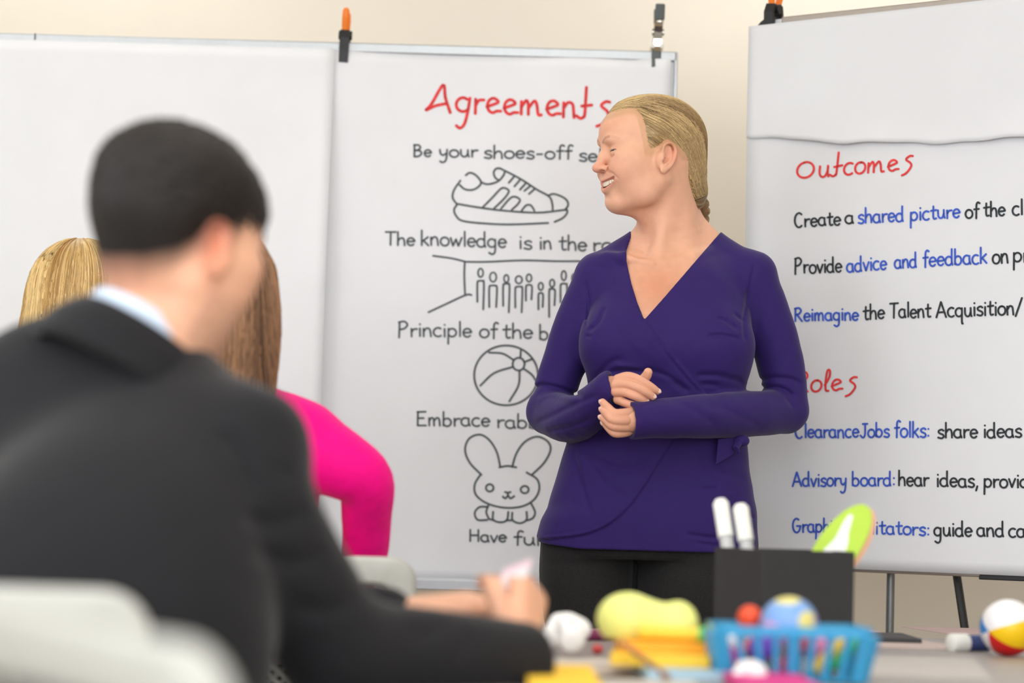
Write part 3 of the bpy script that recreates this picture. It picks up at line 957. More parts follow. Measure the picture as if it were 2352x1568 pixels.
# steel clamp with grey vinyl grips
ce = at(1508, 121, YB)
t = thing('steel_clamp', 'chrome spring clamp with grey vinyl grips at the corner of the whiteboard', 'clamp', (ce[0], YB + 0.004, ce[2]))
def T(p): return (ce[0] + p[0] + 0.05 * p[2], YB + 0.004 + p[1], ce[2] + p[2])
for s in (-1, 1):
    MB().box(T((0, s * 0.010, -0.016)), (0.021, 0.010, 0.038), bev=0.003).build('jaw_grip', m_grip, t)
    MB().box(T((0, s * 0.027, 0.086)), (0.021, 0.010, 0.036), Matrix.Rotation(-s * 0.22, 3, 'X'), bev=0.003).build('handle_grip', m_grip, t)
    arm = MB()
    pr = [(s * 0.012, 0.0), (s * 0.016, 0.012), (s * 0.018, 0.028), (s * 0.010, 0.046), (s * 0.016, 0.056), (s * 0.022, 0.072)]
    for (y0, z0), (y1, z1) in zip(pr[:-1], pr[1:]):
        vs = [T((dx, y + dy, z)) for (y, z) in ((y0, z0), (y1, z1)) for dx, dy in ((-.009, -.001), (.009, -.001), (.009, .001), (-.009, .001))]
        arm.add(vs, [(0, 1, 5, 4), (1, 2, 6, 5), (2, 3, 7, 6), (3, 0, 4, 7), (3, 2, 1, 0), (4, 5, 6, 7)])
    arm.build('arm', m_chrome, t)
MB().tube([T((-0.013, 0, 0.046)), T((0.013, 0, 0.046))], 0.008, 14).build('pivot', m_chrome, t, True)
for sx in (-1, 1):
    MB().tube([T((sx * 0.010, -0.020, 0.012)), T((sx * 0.010, 0.020, 0.012))], 0.005, 10).build('pin', m_chrome, t, True)
MB().ball(T((0.002, -0.023, 0.066)), (0.008, 0.004, 0.006)).build('rivet', m_chrome, t, True)
# ================================================================== the presenter
def poly_sd(px, py, poly):
    """2-D signed distance (picture units) to a polygon, negative inside"""
    poly = np.asarray(poly, np.float32)
    d = np.full(np.broadcast(px, py).shape, 1e9, np.float32)
    inside = np.zeros(d.shape, bool)
    for (x0, y0), (x1, y1) in zip(poly, np.roll(poly, -1, 0)):
        ex, ey = x1 - x0, y1 - y0
        wx, wy = px - x0, py - y0
        t = np.clip((wx * ex + wy * ey) / (ex * ex + ey * ey + 1e-9), 0, 1)
        d = np.minimum(d, (wx - ex * t) ** 2 + (wy - ey * t) ** 2)
        c = ((y0 > py) != (y1 > py)) & (px < ex * (py - y0) / (ey if abs(ey) > 1e-6 else 1e-6) + x0)
        inside ^= c
    d = np.sqrt(d)
    return np.where(inside, -d, d)
def pix_of(X, Y, Z):
    vx, vy, vz = X - CAM[0], Y - CAM[1], Z - CAM[2]
    f = vx * FWD[0] + vy * FWD[1] + vz * FWD[2]
    return (1176 + FPX * (vx * RIGHT[0] + vy * RIGHT[1] + vz * RIGHT[2]) / f, 784 - FPX * (vx * UP[0] + vy * UP[1] + vz * UP[2]) / f)
def pline_sd(px, py, pts):
    """unsigned distance and side (+ = to the right of travel) to a polyline, picture units"""
    d = np.full(np.broadcast(px, py).shape, 1e9, np.float32)
    side = np.zeros(d.shape, np.float32)
    for (x0, y0), (x1, y1) in zip(pts[:-1], pts[1:]):
        ex, ey = x1 - x0, y1 - y0
        wx, wy = px - x0, py - y0
        t = np.clip((wx * ex + wy * ey) / (ex * ex + ey * ey + 1e-9), 0, 1)
        q = (wx - ex * t) ** 2 + (wy - ey * t) ** 2
        m = q < d
        side = np.where(m, np.sign(ex * wy - ey * wx), side)
        d = np.where(m, q, d)
    return np.sqrt(d), side
def fold(S, pts, amp, w, ymax, ymin=-9.0, step=None):
    """fold in cloth drawn along a polyline seen from the front: groove (amp > 0) or ridge; step = width of a raised layer on one side"""
    P = np.array([at(x, y, ymax) for x, y in pts])
    m = (w * 3 if step is None else step) / 1150
    def fn(X, Y, Z):
        px, py = pix_of(X, Y, Z)
        pc = catmull(pts, 4)
        d, s = pline_sd(px.astype(np.float32), py.astype(np.float32), pc)
        if step is None:
            q = amp * np.exp(-(d / w) ** 2)
        else:
            sd = d * s
            q = -amp * smoothstep(-w, w, sd) * (1 - smoothstep(step * 0.5, step, sd))
        ends = np.minimum(np.hypot(px - pc[0][0], py - pc[0][1]), np.hypot(px - pc[-1][0], py - pc[-1][1]))
        q = q * smoothstep(0, 3.0 * w + 4, ends + 0.001)
        return q * ((Y < ymax) & (Y > ymin))
    lo, hi = P.min(0) - m, P.max(0) + m
    lo[1], hi[1] = max(ymin, ymax - 0.36), ymax
    return S.apply(lo, hi, fn, 0, 'a')

WY = 4.60
HC = at(1493, 352, WY)                              # middle of the head
HEAD = Frame(euler(z=-74) @ euler(x=3.5) @ euler(y=1.5), HC)
presenter = thing('person', 'smiling fair-haired person in purple wrap top standing with clasped hands beside the easel', 'person', (at(1530, 900, 4.63)[0], 4.63, 0))

# --- torso rows shared by skin and cloth: (py, left px, right px, front Y, back Y)
TORSO = [(1262, 1234, 1740, 4.500, 4.765), (1205, 1248, 1740, 4.498, 4.765), (1160, 1261, 1736, 4.500, 4.755), (1080, 1284, 1722, 4.508, 4.74), (1000, 1308, 1716, 4.515, 4.725),
         (920, 1346, 1711, 4.520, 4.715), (860, 1350, 1713, 4.515, 4.72), (800, 1345, 1718, 4.505, 4.725), (720, 1352, 1718, 4.520, 4.73),
         (650, 1380, 1700, 4.548, 4.725), (600, 1425, 1665, 4.580, 4.715), (560, 1490, 1600, 4.615, 4.700)]
def rows_m(rows):
    out = []
    for py, l, r, yf, yb in rows:
        a, b = at(l, py, 4.62), at(r, py, 4.62)
        out.append(((a[2] + b[2]) / 2, a[0], b[0], yf, yb))
    return out
R_ARM = [(1378, 646, 4.635, .050), (1332, 740, 4.640, .0475), (1290, 850, 4.648, .0420), (1262, 940, 4.655, .0425)]
R_FORE = [(1262, 948, 4.652, .0430), (1312, 962, 4.55, .0445), (1362, 935, 4.475, .0400), (1402, 894, 4.43, .0345)]
L_ARM = [(1724, 640, 4.635, .050), (1765, 740, 4.640, .0475), (1796, 850, 4.648, .0450), (1804, 938, 4.655, .0430)]
L_FORE = [(1804, 944, 4.652, .0425), (1700, 952, 4.545, .0430), (1590, 957, 4.455, .0395), (1500, 962, 4.405, .0355), (1450, 966, 4.385, .0340)]
def limb(S, c, pad, k, sub=4):
    S.chain([at(x, y, Y) for x, y, Y, r in c], [r + pad for *_, r in c], k, sub=sub)
def torso(S, pad, k=0.03):
    S.loft(rows_m(TORSO), n=2.35, pad=pad)
    for x, y in ((1432, 792), (1628, 796)):
        S.ell(at(x, y, 4.556), (.074 + pad, .055 + pad, .068 + pad), 0.055)
    for a, b, ra, rb in (((1480, 585, 4.655), (1380, 640, 4.64), .030, .050), ((1625, 575, 4.655), (1722, 634, 4.64), .030, .050)):
        S.cap(at(*a), at(*b), ra + pad, rb + pad, 0.035)
    S.ell(at(1545, 690, 4.635), (.13 + pad, .095 + pad, .10 + pad), 0.05)
    S.cap(at(1562, 480, 4.655), at(1652, 578, 4.66), .024 + pad, .026 + pad, .03)       # trapezius
    S.cap(at(1482, 540, 4.665), at(1385, 618, 4.66), .024 + pad, .026 + pad, .03)
    S.chain([at(1500, 606, 4.556), at(1440, 592, 4.580), at(1395, 592, 4.61)], [.0085 + pad, .0085 + pad, .008 + pad], .018)   # collar bones
    S.chain([at(1524, 606, 4.556), at(1590, 590, 4.583), at(1650, 582, 4.625)], [.0085 + pad, .0085 + pad, .008 + pad], .018)
# --- where the hair begins, as height over the head's azimuth
zb_phi = np.array([0, 20, 35, 46, 51, 55, 58, 61, 70, 84, 92, 104, 118, 129, 137, 150, 180], float)
zb_val = np.array([.0640, .0715, .0755, .0740, .0660, .0460, .0200, -.0060, -.0080, .0020, .0160, .0080, -.0066, -.0230, -.0480, -.0660, -.0720])
def hair_e(x, y, z):
    phi = np.degrees(np.arctan2(np.abs(x), -(y - .004)))
    e = z - np.interp(phi, zb_phi, zb_val)
    for dl in (-18, -14, -10, -7, -4, -2, 2, 4, 7, 10, 14):
        w = abs(dl) * .00125
        e = np.where((e > w) & (z < np.interp(phi + dl, zb_phi, zb_val)), w, e)
    return e
# --- skin: head, neck and upper chest at fine resolution
S = Sculpt((at(1350, 300, WY)[0], 4.44, at(1488, 760, WY)[2]), (at(1700, 300, WY)[0], 4.765, HC[2] + .125), 0.0013)
H = HEAD
def sym(f):
    for s in (-1, 1):
        f(s)
S.ell((0, .012, .026), (.0715, .093, .079), fr=H)                                  # cranium
S.ell((0, -.032, .038), (.060, .0665, .052), .03, fr=H)                            # forehead
S.ell((0, -.024, -.026), (.0645, .061, .072), .025, fr=H)                          # face
S.ell((0, -.030, -.070), (.050, .050, .040), .02, fr=H)
sym(lambda s: S.chain([(s * .056, .002, -.054), (s * .047, -.028, -.082), (s * .018, -.068, -.0960)], [.014, .0155, .015], .022, fr=H))
S.ell((0, -.0725, -.0930), (.021, .0185, .0165), .014, fr=H)                        # chin
S.chain([(0, -.058, -.0955), (0, -.015, -.106)], [.017, .024], .02, fr=H)           # under the jaw
sym(lambda s: S.ell((s * .0430, -.058, -.014), (.025, .027, .020), .025, fr=H))    # cheekbone
sym(lambda s: S.ell((s * .0400, -.046, -.042), (.024, .036, .034), .03, fr=H))     # cheek
sym(lambda s: S.ell((s * .0350, -.0700, -.034), (.0205, .0190, .017), .020, fr=H))  # smile cheek
S.ell((0, -.0715, -.057), (.029, .0265, .028), .016, fr=H)                         # muzzle
sym(lambda s: S.chain([(s * .008, -.0880, .0190), (s * .028, -.0860, .0240), (s * .047, -.0680, .0205)], [.0065, .0065, .0055], .012, fr=H))
sym(lambda s: S.ell((s * .0315, -.0985, -.0005), (.0165, .0125, .0110), .011, 's', fr=H))   # sockets
sym(lambda s: S.ell((s * .0145, -.0985, .004), (.006, .008, .010), .010, 's', fr=H))
# nose
S.chain([(0, -.0875, .010), (0, -.0950, -.008), (0, -.1035, -.026)], [.0082, .0078, .0086], .009, fr=H)
S.ell((0, -.1065, -.0290), (.0105, .0108, .0092), .006, fr=H)
sym(lambda s: S.ell((s * .0115, -.0960, -.0315), (.0066, .0098, .0070), .005, fr=H))
sym(lambda s: S.ell((s * .0132, -.1010, -.0372), (.0050, .0058, .0040), .0012, 's', fr=H, R=euler(x=-18, z=-s * 15)))
sym(lambda s: S.chain([(s * .0185, -.0890, -.028), (s * .0175, -.0910, -.036)], [.0012, .0010], .004, 's', fr=H))
# eyelids and slit
EY = .0315
sym(lambda s: S.ell((s * EY, -.0762, -.0010), (.0150, .0142, .0124), .005, fr=H))
SLIT = [(.0205, -.0850, -.0030), (.0250, -.0892, -.0004), (.0315, -.0908, .0010), (.038, -.0884, .0012), (.0440, -.0830, .0006)]
for dy_ in (0, .0022):
    sym(lambda s: S.chain([(s * x, y + dy_, z) for x, y, z in SLIT], [.0009, .0015, .0017, .0014, .0006], .0005, 's', fr=H, sub=3))
sym(lambda s: S.chain([(s * .019, -.0890, .0058), (s * .030, -.0915, .0082), (s * .045, -.0835, .0058)], [.0006, .0009, .0006], .004, 's', fr=H))
sym(lambda s: S.chain([(s * .020, -.0885, -.0095), (s * .030, -.0905, -.0115), (s * .042, -.0850, -.0095)], [.0005, .0008, .0005], .005, 's', fr=H))
sym(lambda s: S.chain([(s * .0445, -.0815, .0010), (s * .0510, -.0745, .0040)], [.0006, .0004], .003, 's', fr=H))
# mouth: lips stretched in a smile, following the face's own surface
def surf_y(x, z):
    ys = np.arange(-.125, -.02, .0004)
    P = H.w(np.column_stack([np.full(len(ys), x), ys, np.full(len(ys), z)]))
    i = np.argmax(tri(S, P) < 0)
    return ys[i]
MW = .0450
MZ = -.0610                                          # mouth line at the middle
def gap(t): return MZ - .0010 + .0125 * t ** 1.6
_mt = np.linspace(0, 1, 13)
_my = np.array([surf_y(MW * t, gap(t)) for t in _mt]) + .0035
_my = np.minimum.accumulate(_my[::-1])[::-1]
_my = np.polyval(np.polyfit(_mt, _my, 4), _mt)
def mouth(t):                                       # t 0..1 centre -> corner along the lips
    return (MW * t, float(np.interp(t, _mt, _my)))
def lipc(zc, zk, dy, s):
    return [(s * mouth(t)[0], mouth(t)[1] + dy * (1 - t * .6), zc + zk * t ** 1.6) for t in (0, .35, .7, 1)]
sym(lambda s: S.chain(lipc(MZ + .0075, .0045, .0000, s), [.0050, .0047, .0038, .0026], .004, fr=H, sub=3))
sym(lambda s: S.chain(lipc(MZ - .0110, .0225, .0020, s), [.0056, .0053, .0042, .0026], .005, fr=H, sub=3))
sym(lambda s: S.chain([(s * mouth(t)[0], mouth(t)[1] - .004, gap(t)) for t in (0, .3, .6, .85, .98)], [.0066, .0062, .0052, .0034, .0012], .0012, 's', fr=H, sub=3))
sym(lambda s: S.chain([(s * mouth(t)[0], mouth(t)[1] + .007, gap(t)) for t in (0, .3, .6, .80)], [.0082, .0076, .0060, .0034], .001, 's', fr=H, sub=3))
_nl = [(x, surf_y(x, z) - .0002, z) for x, z in ((.0185, -.0350), (.0290, -.0400), (.0420, -.0440), (.0490, -.0520))]
sym(lambda s: S.chain([(s * x, y, z) for x, y, z in _nl], [.0008, .0012, .0014, .0006], .006, 's', fr=H, sub=3))
S.ell((0, -.0935, -.0835), (.016, .0050, .0042), .007, 's', fr=H)
_brow = [(x, surf_y(x, z), z) for x, z in ((.009, .0190), (.016, .0235), (.024, .0262), (.034, .0275))]
_brow2 = [(x, surf_y(x, z), z) for x, z in ((.034, .0275), (.041, .0262), (.048, .0230))]
noear = S.d.copy()
# ears
for s in (-1, 1):
    n = np.array([s * .90, .32, .02]); n /= np.linalg.norm(n)
    v = np.array([0, .22, 1.0]); v -= n * v.dot(n); v /= np.linalg.norm(v)
    u = np.cross(v, n) * s
    if u[1] < 0: u = -u
    c0 = np.array([s * .0735, .005, -.0165])
    E = lambda a, b, c=0.0: c0 + u * a + v * b + n * c
    FE = Frame(H.R @ np.column_stack([u, v, n]) if np.linalg.det(np.column_stack([u, v, n])) > 0 else H.R @ np.column_stack([u, v, n]), H.w(c0))
    S.ell((0, -.001, .001), (.0150, .0270, .0050), .005, fr=FE)
    S.ell((-.006, -.004, -.004), (.012, .018, .010), .008, fr=FE)
    S.ell((-.001, .002, .0085), (.0125, .0200, .0060), .003, 's', fr=FE)
    S.ell((-.004, -.004, .006), (.0080, .0095, .0090), .003, 's', fr=FE)
    hx = [(-.006, .000, .004), (-.0125, .008, .005), (-.0120, .020, .006), (-.004, .0275, .0065), (.006, .0280, .0070), (.0140, .0200, .0080), (.0158, .0080, .0080), (.0125, -.0060, .007), (.0060, -.0170, .006), (-.001, -.0235, .005)]
    S.chain(hx, [.0024, .0028, .0030, .0031, .0032, .0032, .0032, .0031, .0034, .0040], .0022, fr=FE, sub=3)
    S.ell((-.0050, -.0250, .0045), (.0075, .0078, .0042), .004, fr=FE)
    S.chain([(.004, .0200, .0045), (.0078, .0080, .0055), (.0065, -.0060, .0055), (-.001, -.0135, .0055)], [.0018, .0024, .0026, .0022], .003, fr=FE, sub=3)
    S.ell((-.0120, -.0040, .0045), (.0035, .0060, .0045), .003, fr=FE)
# neck and chest
S.chain([H.w((0, .022, -.030)), at(1532, 470, 4.632), at(1538, 520, 4.640), at(1547, 580, 4.655)], [.058, .0585, .0600, .066], .028, sub=3)
S.cap(at(1545, 415, 4.588), at(1508, 590, 4.577), .007, .007, .03)
torso(S, -.0055)
S.ell(at(1512, 600, 4.540), (.008, .007, .009), .016, 's')
V1, F1 = S.mesh(1)
fineS = S
# hands
Sh = Sculpt(at(1362, 1016, 4.33) * [1, 0, 1] + [0, 4.335, 0], at(1528, 838, 4.45) * [1, 0, 1] + [0, 4.47, 0], 0.0012)
def px3(l):
    return [at(x, y, Y) for x, y, Y in l]
FIN_R = [([(1420, 872, 4.405), (1440, 865, 4.395), (1459, 868.5, 4.390), (1481, 879.5, 4.390), (1498, 890.5, 4.395), (1509.5, 898.5, 4.402)], [.0105, .0092, .0086, .0080, .0076, .0064]),
         ([(1415, 885, 4.400), (1436, 881.5, 4.388), (1461, 888.5, 4.382), (1482, 899.5, 4.384), (1498.5, 910.5, 4.392)], [.0105, .0092, .0086, .0080, .0068]),
         ([(1415, 899, 4.400), (1435, 900, 4.389), (1456, 908, 4.384), (1471, 915.5, 4.387), (1483, 921.5, 4.394)], [.0100, .0088, .0082, .0077, .0064]),
         ([(1420, 917, 4.405), (1436, 925, 4.394), (1456, 930.5, 4.390), (1472.5, 932, 4.395)], [.0095, .0078, .0073, .0060])]
for pts, rad in FIN_R:
    Sh.chain(px3(pts), rad, .0018, sub=4)
Sh.chain(px3([(1440, 885, 4.425), (1472, 876, 4.422), (1484, 864, 4.415), (1488.5, 854.5, 4.41)]), [.013, .0105, .0092, .0080], .003, sub=3)
Sh.chain(px3([(1385, 900, 4.445), (1402, 893, 4.428), (1424, 890, 4.415)]), [.024, .0225, .0200], .006)
FIN_L = [([(1462, 950, 4.392), (1447, 948, 4.378), (1413, 950, 4.366), (1396, 936, 4.372), (1384, 923, 4.384)], [.0105, .0095, .0090, .0080, .0066]),
         ([(1462, 964, 4.388), (1447, 965, 4.374), (1411, 965, 4.360), (1394, 951, 4.366), (1384, 940, 4.378)], [.0105, .0095, .0088, .0080, .0066]),
         ([(1458, 977, 4.388), (1441, 980, 4.376), (1410, 979, 4.364), (1393, 966, 4.370), (1382, 958, 4.380)], [.0100, .0088, .0083, .0077, .0062]),
         ([(1450, 988, 4.392), (1433, 994, 4.382), (1412, 995, 4.372), (1398, 983, 4.374), (1387, 971, 4.382)], [.0092, .0078, .0073, .0068, .0056])]
for pts, rad in FIN_L:
    Sh.chain(px3(pts), rad, .0018, sub=4)
Sh.chain(px3([(1490, 965, 4.402), (1465, 966, 4.396), (1450, 966, 4.394)]), [.025, .0225, .020], .006)
V2, F2 = Sh.mesh(1)
# the body the clothes cover, coarse
B = Sculpt((at(1190, 900, 4.6)[0], 4.35, 0.02), (at(1870, 900, 4.6)[0], 4.80, at(1500, 600, 4.6)[2]), 0.006)
torso(B, -.016)
for c in (R_ARM, R_FORE, L_ARM, L_FORE):
    limb(B, c, -.012, .01, 3)
LEGS = [[(1352, 1255, 4.64, .092), (1347, 1330, 4.635, .090), (1352, 1440, 4.635, .082), (1366, 1700, 4.64, .060), (1372, 1900, 4.655, .056), (1378, 2185, 4.67, .040)],
        [(1612, 1255, 4.64, .104), (1592, 1335, 4.625, .106), (1586, 1440, 4.625, .094), (1580, 1700, 4.64, .064), (1574, 1900, 4.655, .058), (1568, 2185, 4.67, .040)]]
for l in LEGS:
    limb(B, l, -.012, .02, 3)
V3, F3 = B.mesh(0)
Vb, Fb = join([(V1, F1), (V2, F2), (V3, F3)])
# skin colouring (its own colour: lips, brows, flushed cheeks and nose; the nostrils get painted shade)
def C(c): return np.array(lin(c)[:3])
L_ = (Vb - H.c) @ H.R
ax_ = np.abs(L_[:, 0])
inhead = smoothstep(-.125, -.11, L_[:, 2])[:, None]
col = np.tile(C((228, 174, 144)), (len(Vb), 1))
def blend(mask, c):
    global col
    m = np.clip(mask, 0, 1)[:, None]
    col = col * (1 - m) + C(c) * m
def gb(c, r, sy=True):
    p = np.column_stack([ax_ if sy else L_[:, 0], L_[:, 1], L_[:, 2]])
    return np.exp(-(((p - np.array(c)) / np.array(r)) ** 2).sum(1))
blend(.55 * gb((.040, -.07, -.030), (.022, .03, .02)), (226, 150, 126))
blend(.55 * gb((0, -.108, -.030), (.016, .012, .014)), (222, 142, 122))
blend(.40 * gb((.02, -.09, .050), (.04, .03, .02)), (226, 158, 128))
blend(.55 * gb((.080, .02, -.01), (.02, .02, .03)), (228, 146, 122))
blend(.75 * gb((.0120, -.1005, -.0362), (.0045, .0052, .0030)), (112, 50, 42))  # shade inside the nostril, painted into the skin colour
def near(pts, r):
    pts = catmull(pts, 5)
    d = np.full(len(L_), 9.0)
    p = np.column_stack([ax_, L_[:, 1], L_[:, 2]])
    for q in pts:
        d = np.minimum(d, np.linalg.norm(p - q, axis=1))
    return 1 - smoothstep(r * .7, r * 1.3, d)
blend(.7 * (ax_ < .040) * near(lipc(MZ + .0070, .0050, -.002, 1), .0044), (202, 118, 112))
blend(.7 * (ax_ < .039) * near(lipc(MZ - .0110, .0225, .000, 1), .0048), (205, 124, 116))
cav = ((ax_ < .042) & (L_[:, 1] > np.interp(ax_ / MW, _mt, _my) + .0030) & (L_[:, 1] < -.04) & (np.abs(L_[:, 2] - gap(ax_ / MW)) < .0098))
blend(1.0 * cav, (92, 38, 34))
blend(.42 * near(_brow, .0027), (150, 96, 72))
blend(.14 * near(_brow2, .0026), (160, 110, 84))
blend(.8 * near([(.0205, -.0855, -.0012), (.0250, -.0895, .0018), (.0315, -.0910, .0034), (.038, -.0888, .0032), (.0450, -.0826, .0016)], .0016), (70, 46, 38))
blend(.75 * np.exp(-((Vb[:, 0] - at(1515, 640, 4.53)[0]) / .06) ** 2 - ((Vb[:, 2] - at(1515, 660, 4.53)[2]) / .05) ** 2) * (L_[:, 2] < -.13), (206, 136, 100))
he_ = hair_e(*L_.T)
blend(.42 * smoothstep(-.013, -.001, he_) * (np.abs(L_[:, 2]) < .13) * (np.linalg.norm(L_, axis=1) < .16) * (L_[:, 2] > -.02), (186, 144, 96))   # downy hairline
hx_ = (Vb[:, 1] < 4.47) & (Vb[:, 2] < 1.25)
blend(.4 * hx_, (222, 155, 128))
col = np.column_stack([col, np.ones(len(col))])
m_skin = mat('skin', (230, 180, 150), 0.52, 0.04, 60, 0.05, 500, sss=0.10, attr='tone', spec=0.35)
pydata('body', Vb, Fb, m_skin, presenter, attrs={'tone': col})

# --- eyes
m_eye = mat('eyeball', (230, 225, 220), 0.15, 0.0, attr='tone')
gz = np.array([0.10, -1, -.08]); gz /= np.linalg.norm(gz)
for s in (-1, 1):
    bm = bmesh.new()
    bmesh.ops.create_uvsphere(bm, u_segments=40, v_segments=28, radius=.0122)
    vs = np.array([v.co[:] for v in bm.verts]); bm.verts.index_update()
    fs = [[v.index for v in f.verts] for f in bm.faces]; bm.free()
    an = np.degrees(np.arccos(np.clip(vs @ gz / .0122, -1, 1)))
    cc = np.where(an[:, None] < 13, C((16, 14, 14)), np.where(an[:, None] < 36, C((58, 62, 72)), C((196, 178, 168))))
    pydata('eye', H.w(vs + np.array([s * EY, -.0766, -.0010])), fs, m_eye, presenter, attrs={'tone': np.column_stack([cc, np.ones(len(cc))])})
# --- teeth: upper row following the smile
m_teeth = mat('teeth', (244, 232, 208), 0.25, 0.03, sss=0.05)
tb = MB()
tw = [.0082, .0068, .0076, .0072, .0072, .0070, .0066]
x = 0.0
for k, w in enumerate(tw):
    xc = x + w / 2
    x += w + .0002
    t = xc / MW
    y = mouth(t)[1] + .0030
    sl = math.atan((mouth(t + .08)[1] - mouth(t - .08 if t > .08 else 0)[1]) / ((.16 if t > .08 else t + .08) * MW))
    x -= w * (1 - math.cos(sl)) * .8
    zt = gap(t) + .0022
    for s in (-1, 1):
        b2 = MB().box((0, 0, 0), (w * .97, .0050, .0098 - .0007 * k), bev=.0014)
        R = euler(z=math.degrees(sl) * s)
        v = np.array(b2.v) @ R.T + np.array([s * xc, y, zt])
        tb.add(H.w(v), b2.f)
tb.build('teeth', m_teeth, presenter, True)
# --- nails
m_nail = mat('fingernail', (246, 206, 192), 0.25, 0.02)
for pts, rad in FIN_R:
    a, b = at(*pts[-2]), at(*pts[-1])
    dd = (b - a) / np.linalg.norm(b - a)
    n = np.array([0.1, -.85, .45]); n -= dd * n.dot(dd); n /= np.linalg.norm(n)
    c = b + n * rad[-1] * .74
    R = Matrix((tuple(dd), tuple(np.cross(n, dd)), tuple(n))).transposed()
    MB().ball(tuple(c), (.0062, .0046, .0018), R, 14, 8).build('fingernail', m_nail, presenter, True)
for pts, rad in FIN_L:
    a, b = at(*pts[-2]), at(*pts[-1])
    dd = (b - a) / np.linalg.norm(b - a)
    n = np.array([-.9, -.35, .1]); n -= dd * n.dot(dd); n /= np.linalg.norm(n)
    c = b + n * rad[-1] * .74
    R = Matrix((tuple(dd), tuple(np.cross(n, dd)), tuple(n))).transposed()
    MB().ball(tuple(c), (.0062, .0044, .0018), R, 14, 8).build('fingernail', m_nail, presenter, True)

# --- wrap top
T_ = Sculpt((at(1190, 900, 4.6)[0], 4.325, at(1500, 1300, 4.6)[2]), (at(1872, 900, 4.6)[0], 4.81, at(1500, 515, 4.65)[2]), 0.0024)
torso(T_, 0.0)
limb(T_, R_ARM, 0, .014); limb(T_, L_ARM, 0, .014)
limb(T_, R_FORE, 0, .012); limb(T_, L_FORE, 0, .012)
# layers and folds
fold(T_, [(1480, 733), (1520, 785), (1560, 832), (1600, 880), (1640, 925)], .0036, 1.8, 4.62, 4.49, step=70)
fold(T_, [(1500, 772), (1560, 850), (1610, 905)], .0020, 4, 4.60, 4.49)
fold(T_, [(1550, 1008), (1515, 1060), (1480, 1115), (1440, 1168), (1390, 1208), (1330, 1229), (1230, 1240)], .0045, 2.0, 4.62, 4.49, step=80)
fold(T_, [(1537, 1025), (1470, 1120), (1432, 1165), (1385, 1199), (1328, 1219), (1245, 1229)], .0008, 2.0, 4.62, 4.49)
for pts, amp, w in (
    ([(1315, 1030), (1335, 1110), (1360, 1190)], .0016, 7), ([(1330, 1030), (1400, 1120), (1450, 1140)], .0012, 9), ([(1350, 1050), (1440, 1080), (1510, 1050)], .0014, 8),
    ([(1600, 1035), (1640, 1080), (1720, 1100)], .0010, 9), ([(1600, 1125), (1660, 1120)], .0012, 5), ([(1570, 1225), (1650, 1235), (1735, 1222)], .0016, 5), ([(1590, 1245), (1660, 1255)], .0010, 5),
    ([(1700, 1180), (1740, 1190)], .0016, 5), ([(1700, 1205), (1740, 1215)], .0016, 5),
    ([(1345, 765), (1375, 740), (1392, 700)], .0022, 5), ([(1340, 770), (1365, 775)], .0022, 4), ([(1700, 760), (1665, 735), (1640, 730)], .0022, 4.5), ([(1706, 780), (1660, 770), (1620, 772)], .0022, 4.5),
    ([(1712, 742), (1680, 715)], .0018, 4),
    ([(1390, 855), (1450, 850), (1520, 860), (1590, 905)], .0028, 7), ([(1405, 838), (1480, 850), (1560, 880)], -.0016, 6), ([(1360, 880), (1400, 835), (1440, 820)], .0018, 8),
    ([(1715, 880), (1650, 862), (1590, 862)], .0020, 7), ([(1660, 885), (1600, 880)], .0016, 6), ([(1355, 935), (1365, 905), (1395, 870)], .0022, 6)):
    fold(T_, pts, amp * 2.0, w, 4.60, 4.49)
# sleeve folds
for pts, amp, w, y0, y1 in (
    ([(1214, 912), (1240, 885), (1290, 893), (1343, 914)], .0048, 5, 4.70, 4.40), ([(1222, 930), (1262, 905), (1330, 925)], -.0022, 7, 4.70, 4.40),
    ([(1225, 975), (1280, 950), (1330, 925), (1380, 905)], .0026, 7, 4.70, 4.40), ([(1250, 990), (1310, 980), (1370, 955)], .0030, 7, 4.70, 4.40), ([(1300, 1000), (1350, 985)], .0018, 6, 4.70, 4.40),
    ([(1735, 880), (1770, 868), (1820, 872), (1846, 890)], .0036, 6, 4.70, 4.40), ([(1730, 892), (1790, 890), (1830, 915)], .0040, 5, 4.70, 4.40), ([(1800, 905), (1828, 945)], .0024, 5, 4.70, 4.40),
    ([(1600, 925), (1680, 945), (1760, 990)], .0016, 10, 4.70, 4.35), ([(1520, 915), (1580, 935), (1660, 985)], .0012, 9, 4.70, 4.35),
    ([(1343, 640), (1352, 700), (1345, 760)], .0026, 4, 4.70, 4.40), ([(1735, 600), (1722, 660), (1708, 730), (1712, 790)], .0024, 4.5, 4.70, 4.40), ([(1712, 650), (1704, 720)], -.0010, 6, 4.70, 4.40)):
    fold(T_, pts, amp * 1.35, w, y0, y1)
T_.apply(T_.lo, np.array([T_.ax[i][-1] for i in range(3)]),
         lambda X, Y, Z: 0.0007 * np.sin(X * 61 + 3 * np.sin(Z * 23)) * np.sin(Z * 47 + 2 * np.sin(X * 31)) + 0 * Y, 0, 'a')
outer = T_.d
T_.d = np.maximum(outer, -(outer + 0.0085))
# neckline
VNECK = [(1452, 470), (1449, 545), (1439, 575), (1439, 600), (1450, 650), (1464, 695), (1480, 734), (1528, 680), (1590, 608), (1635, 556), (1657, 531), (1640, 470)]
lo = at(1420, 760, 4.40); hi = at(1690, 470, 4.70)
T_.apply((lo[0], 4.40, lo[2]), (hi[0], 4.80, hi[2]), lambda X, Y, Z: np.maximum(poly_sd(*pix_of(X, Y, Z), VNECK) / 1207, np.minimum(Y - 4.682, (pix_of(X, Y, Z)[1] - 535) / 1207)), 0, 's')
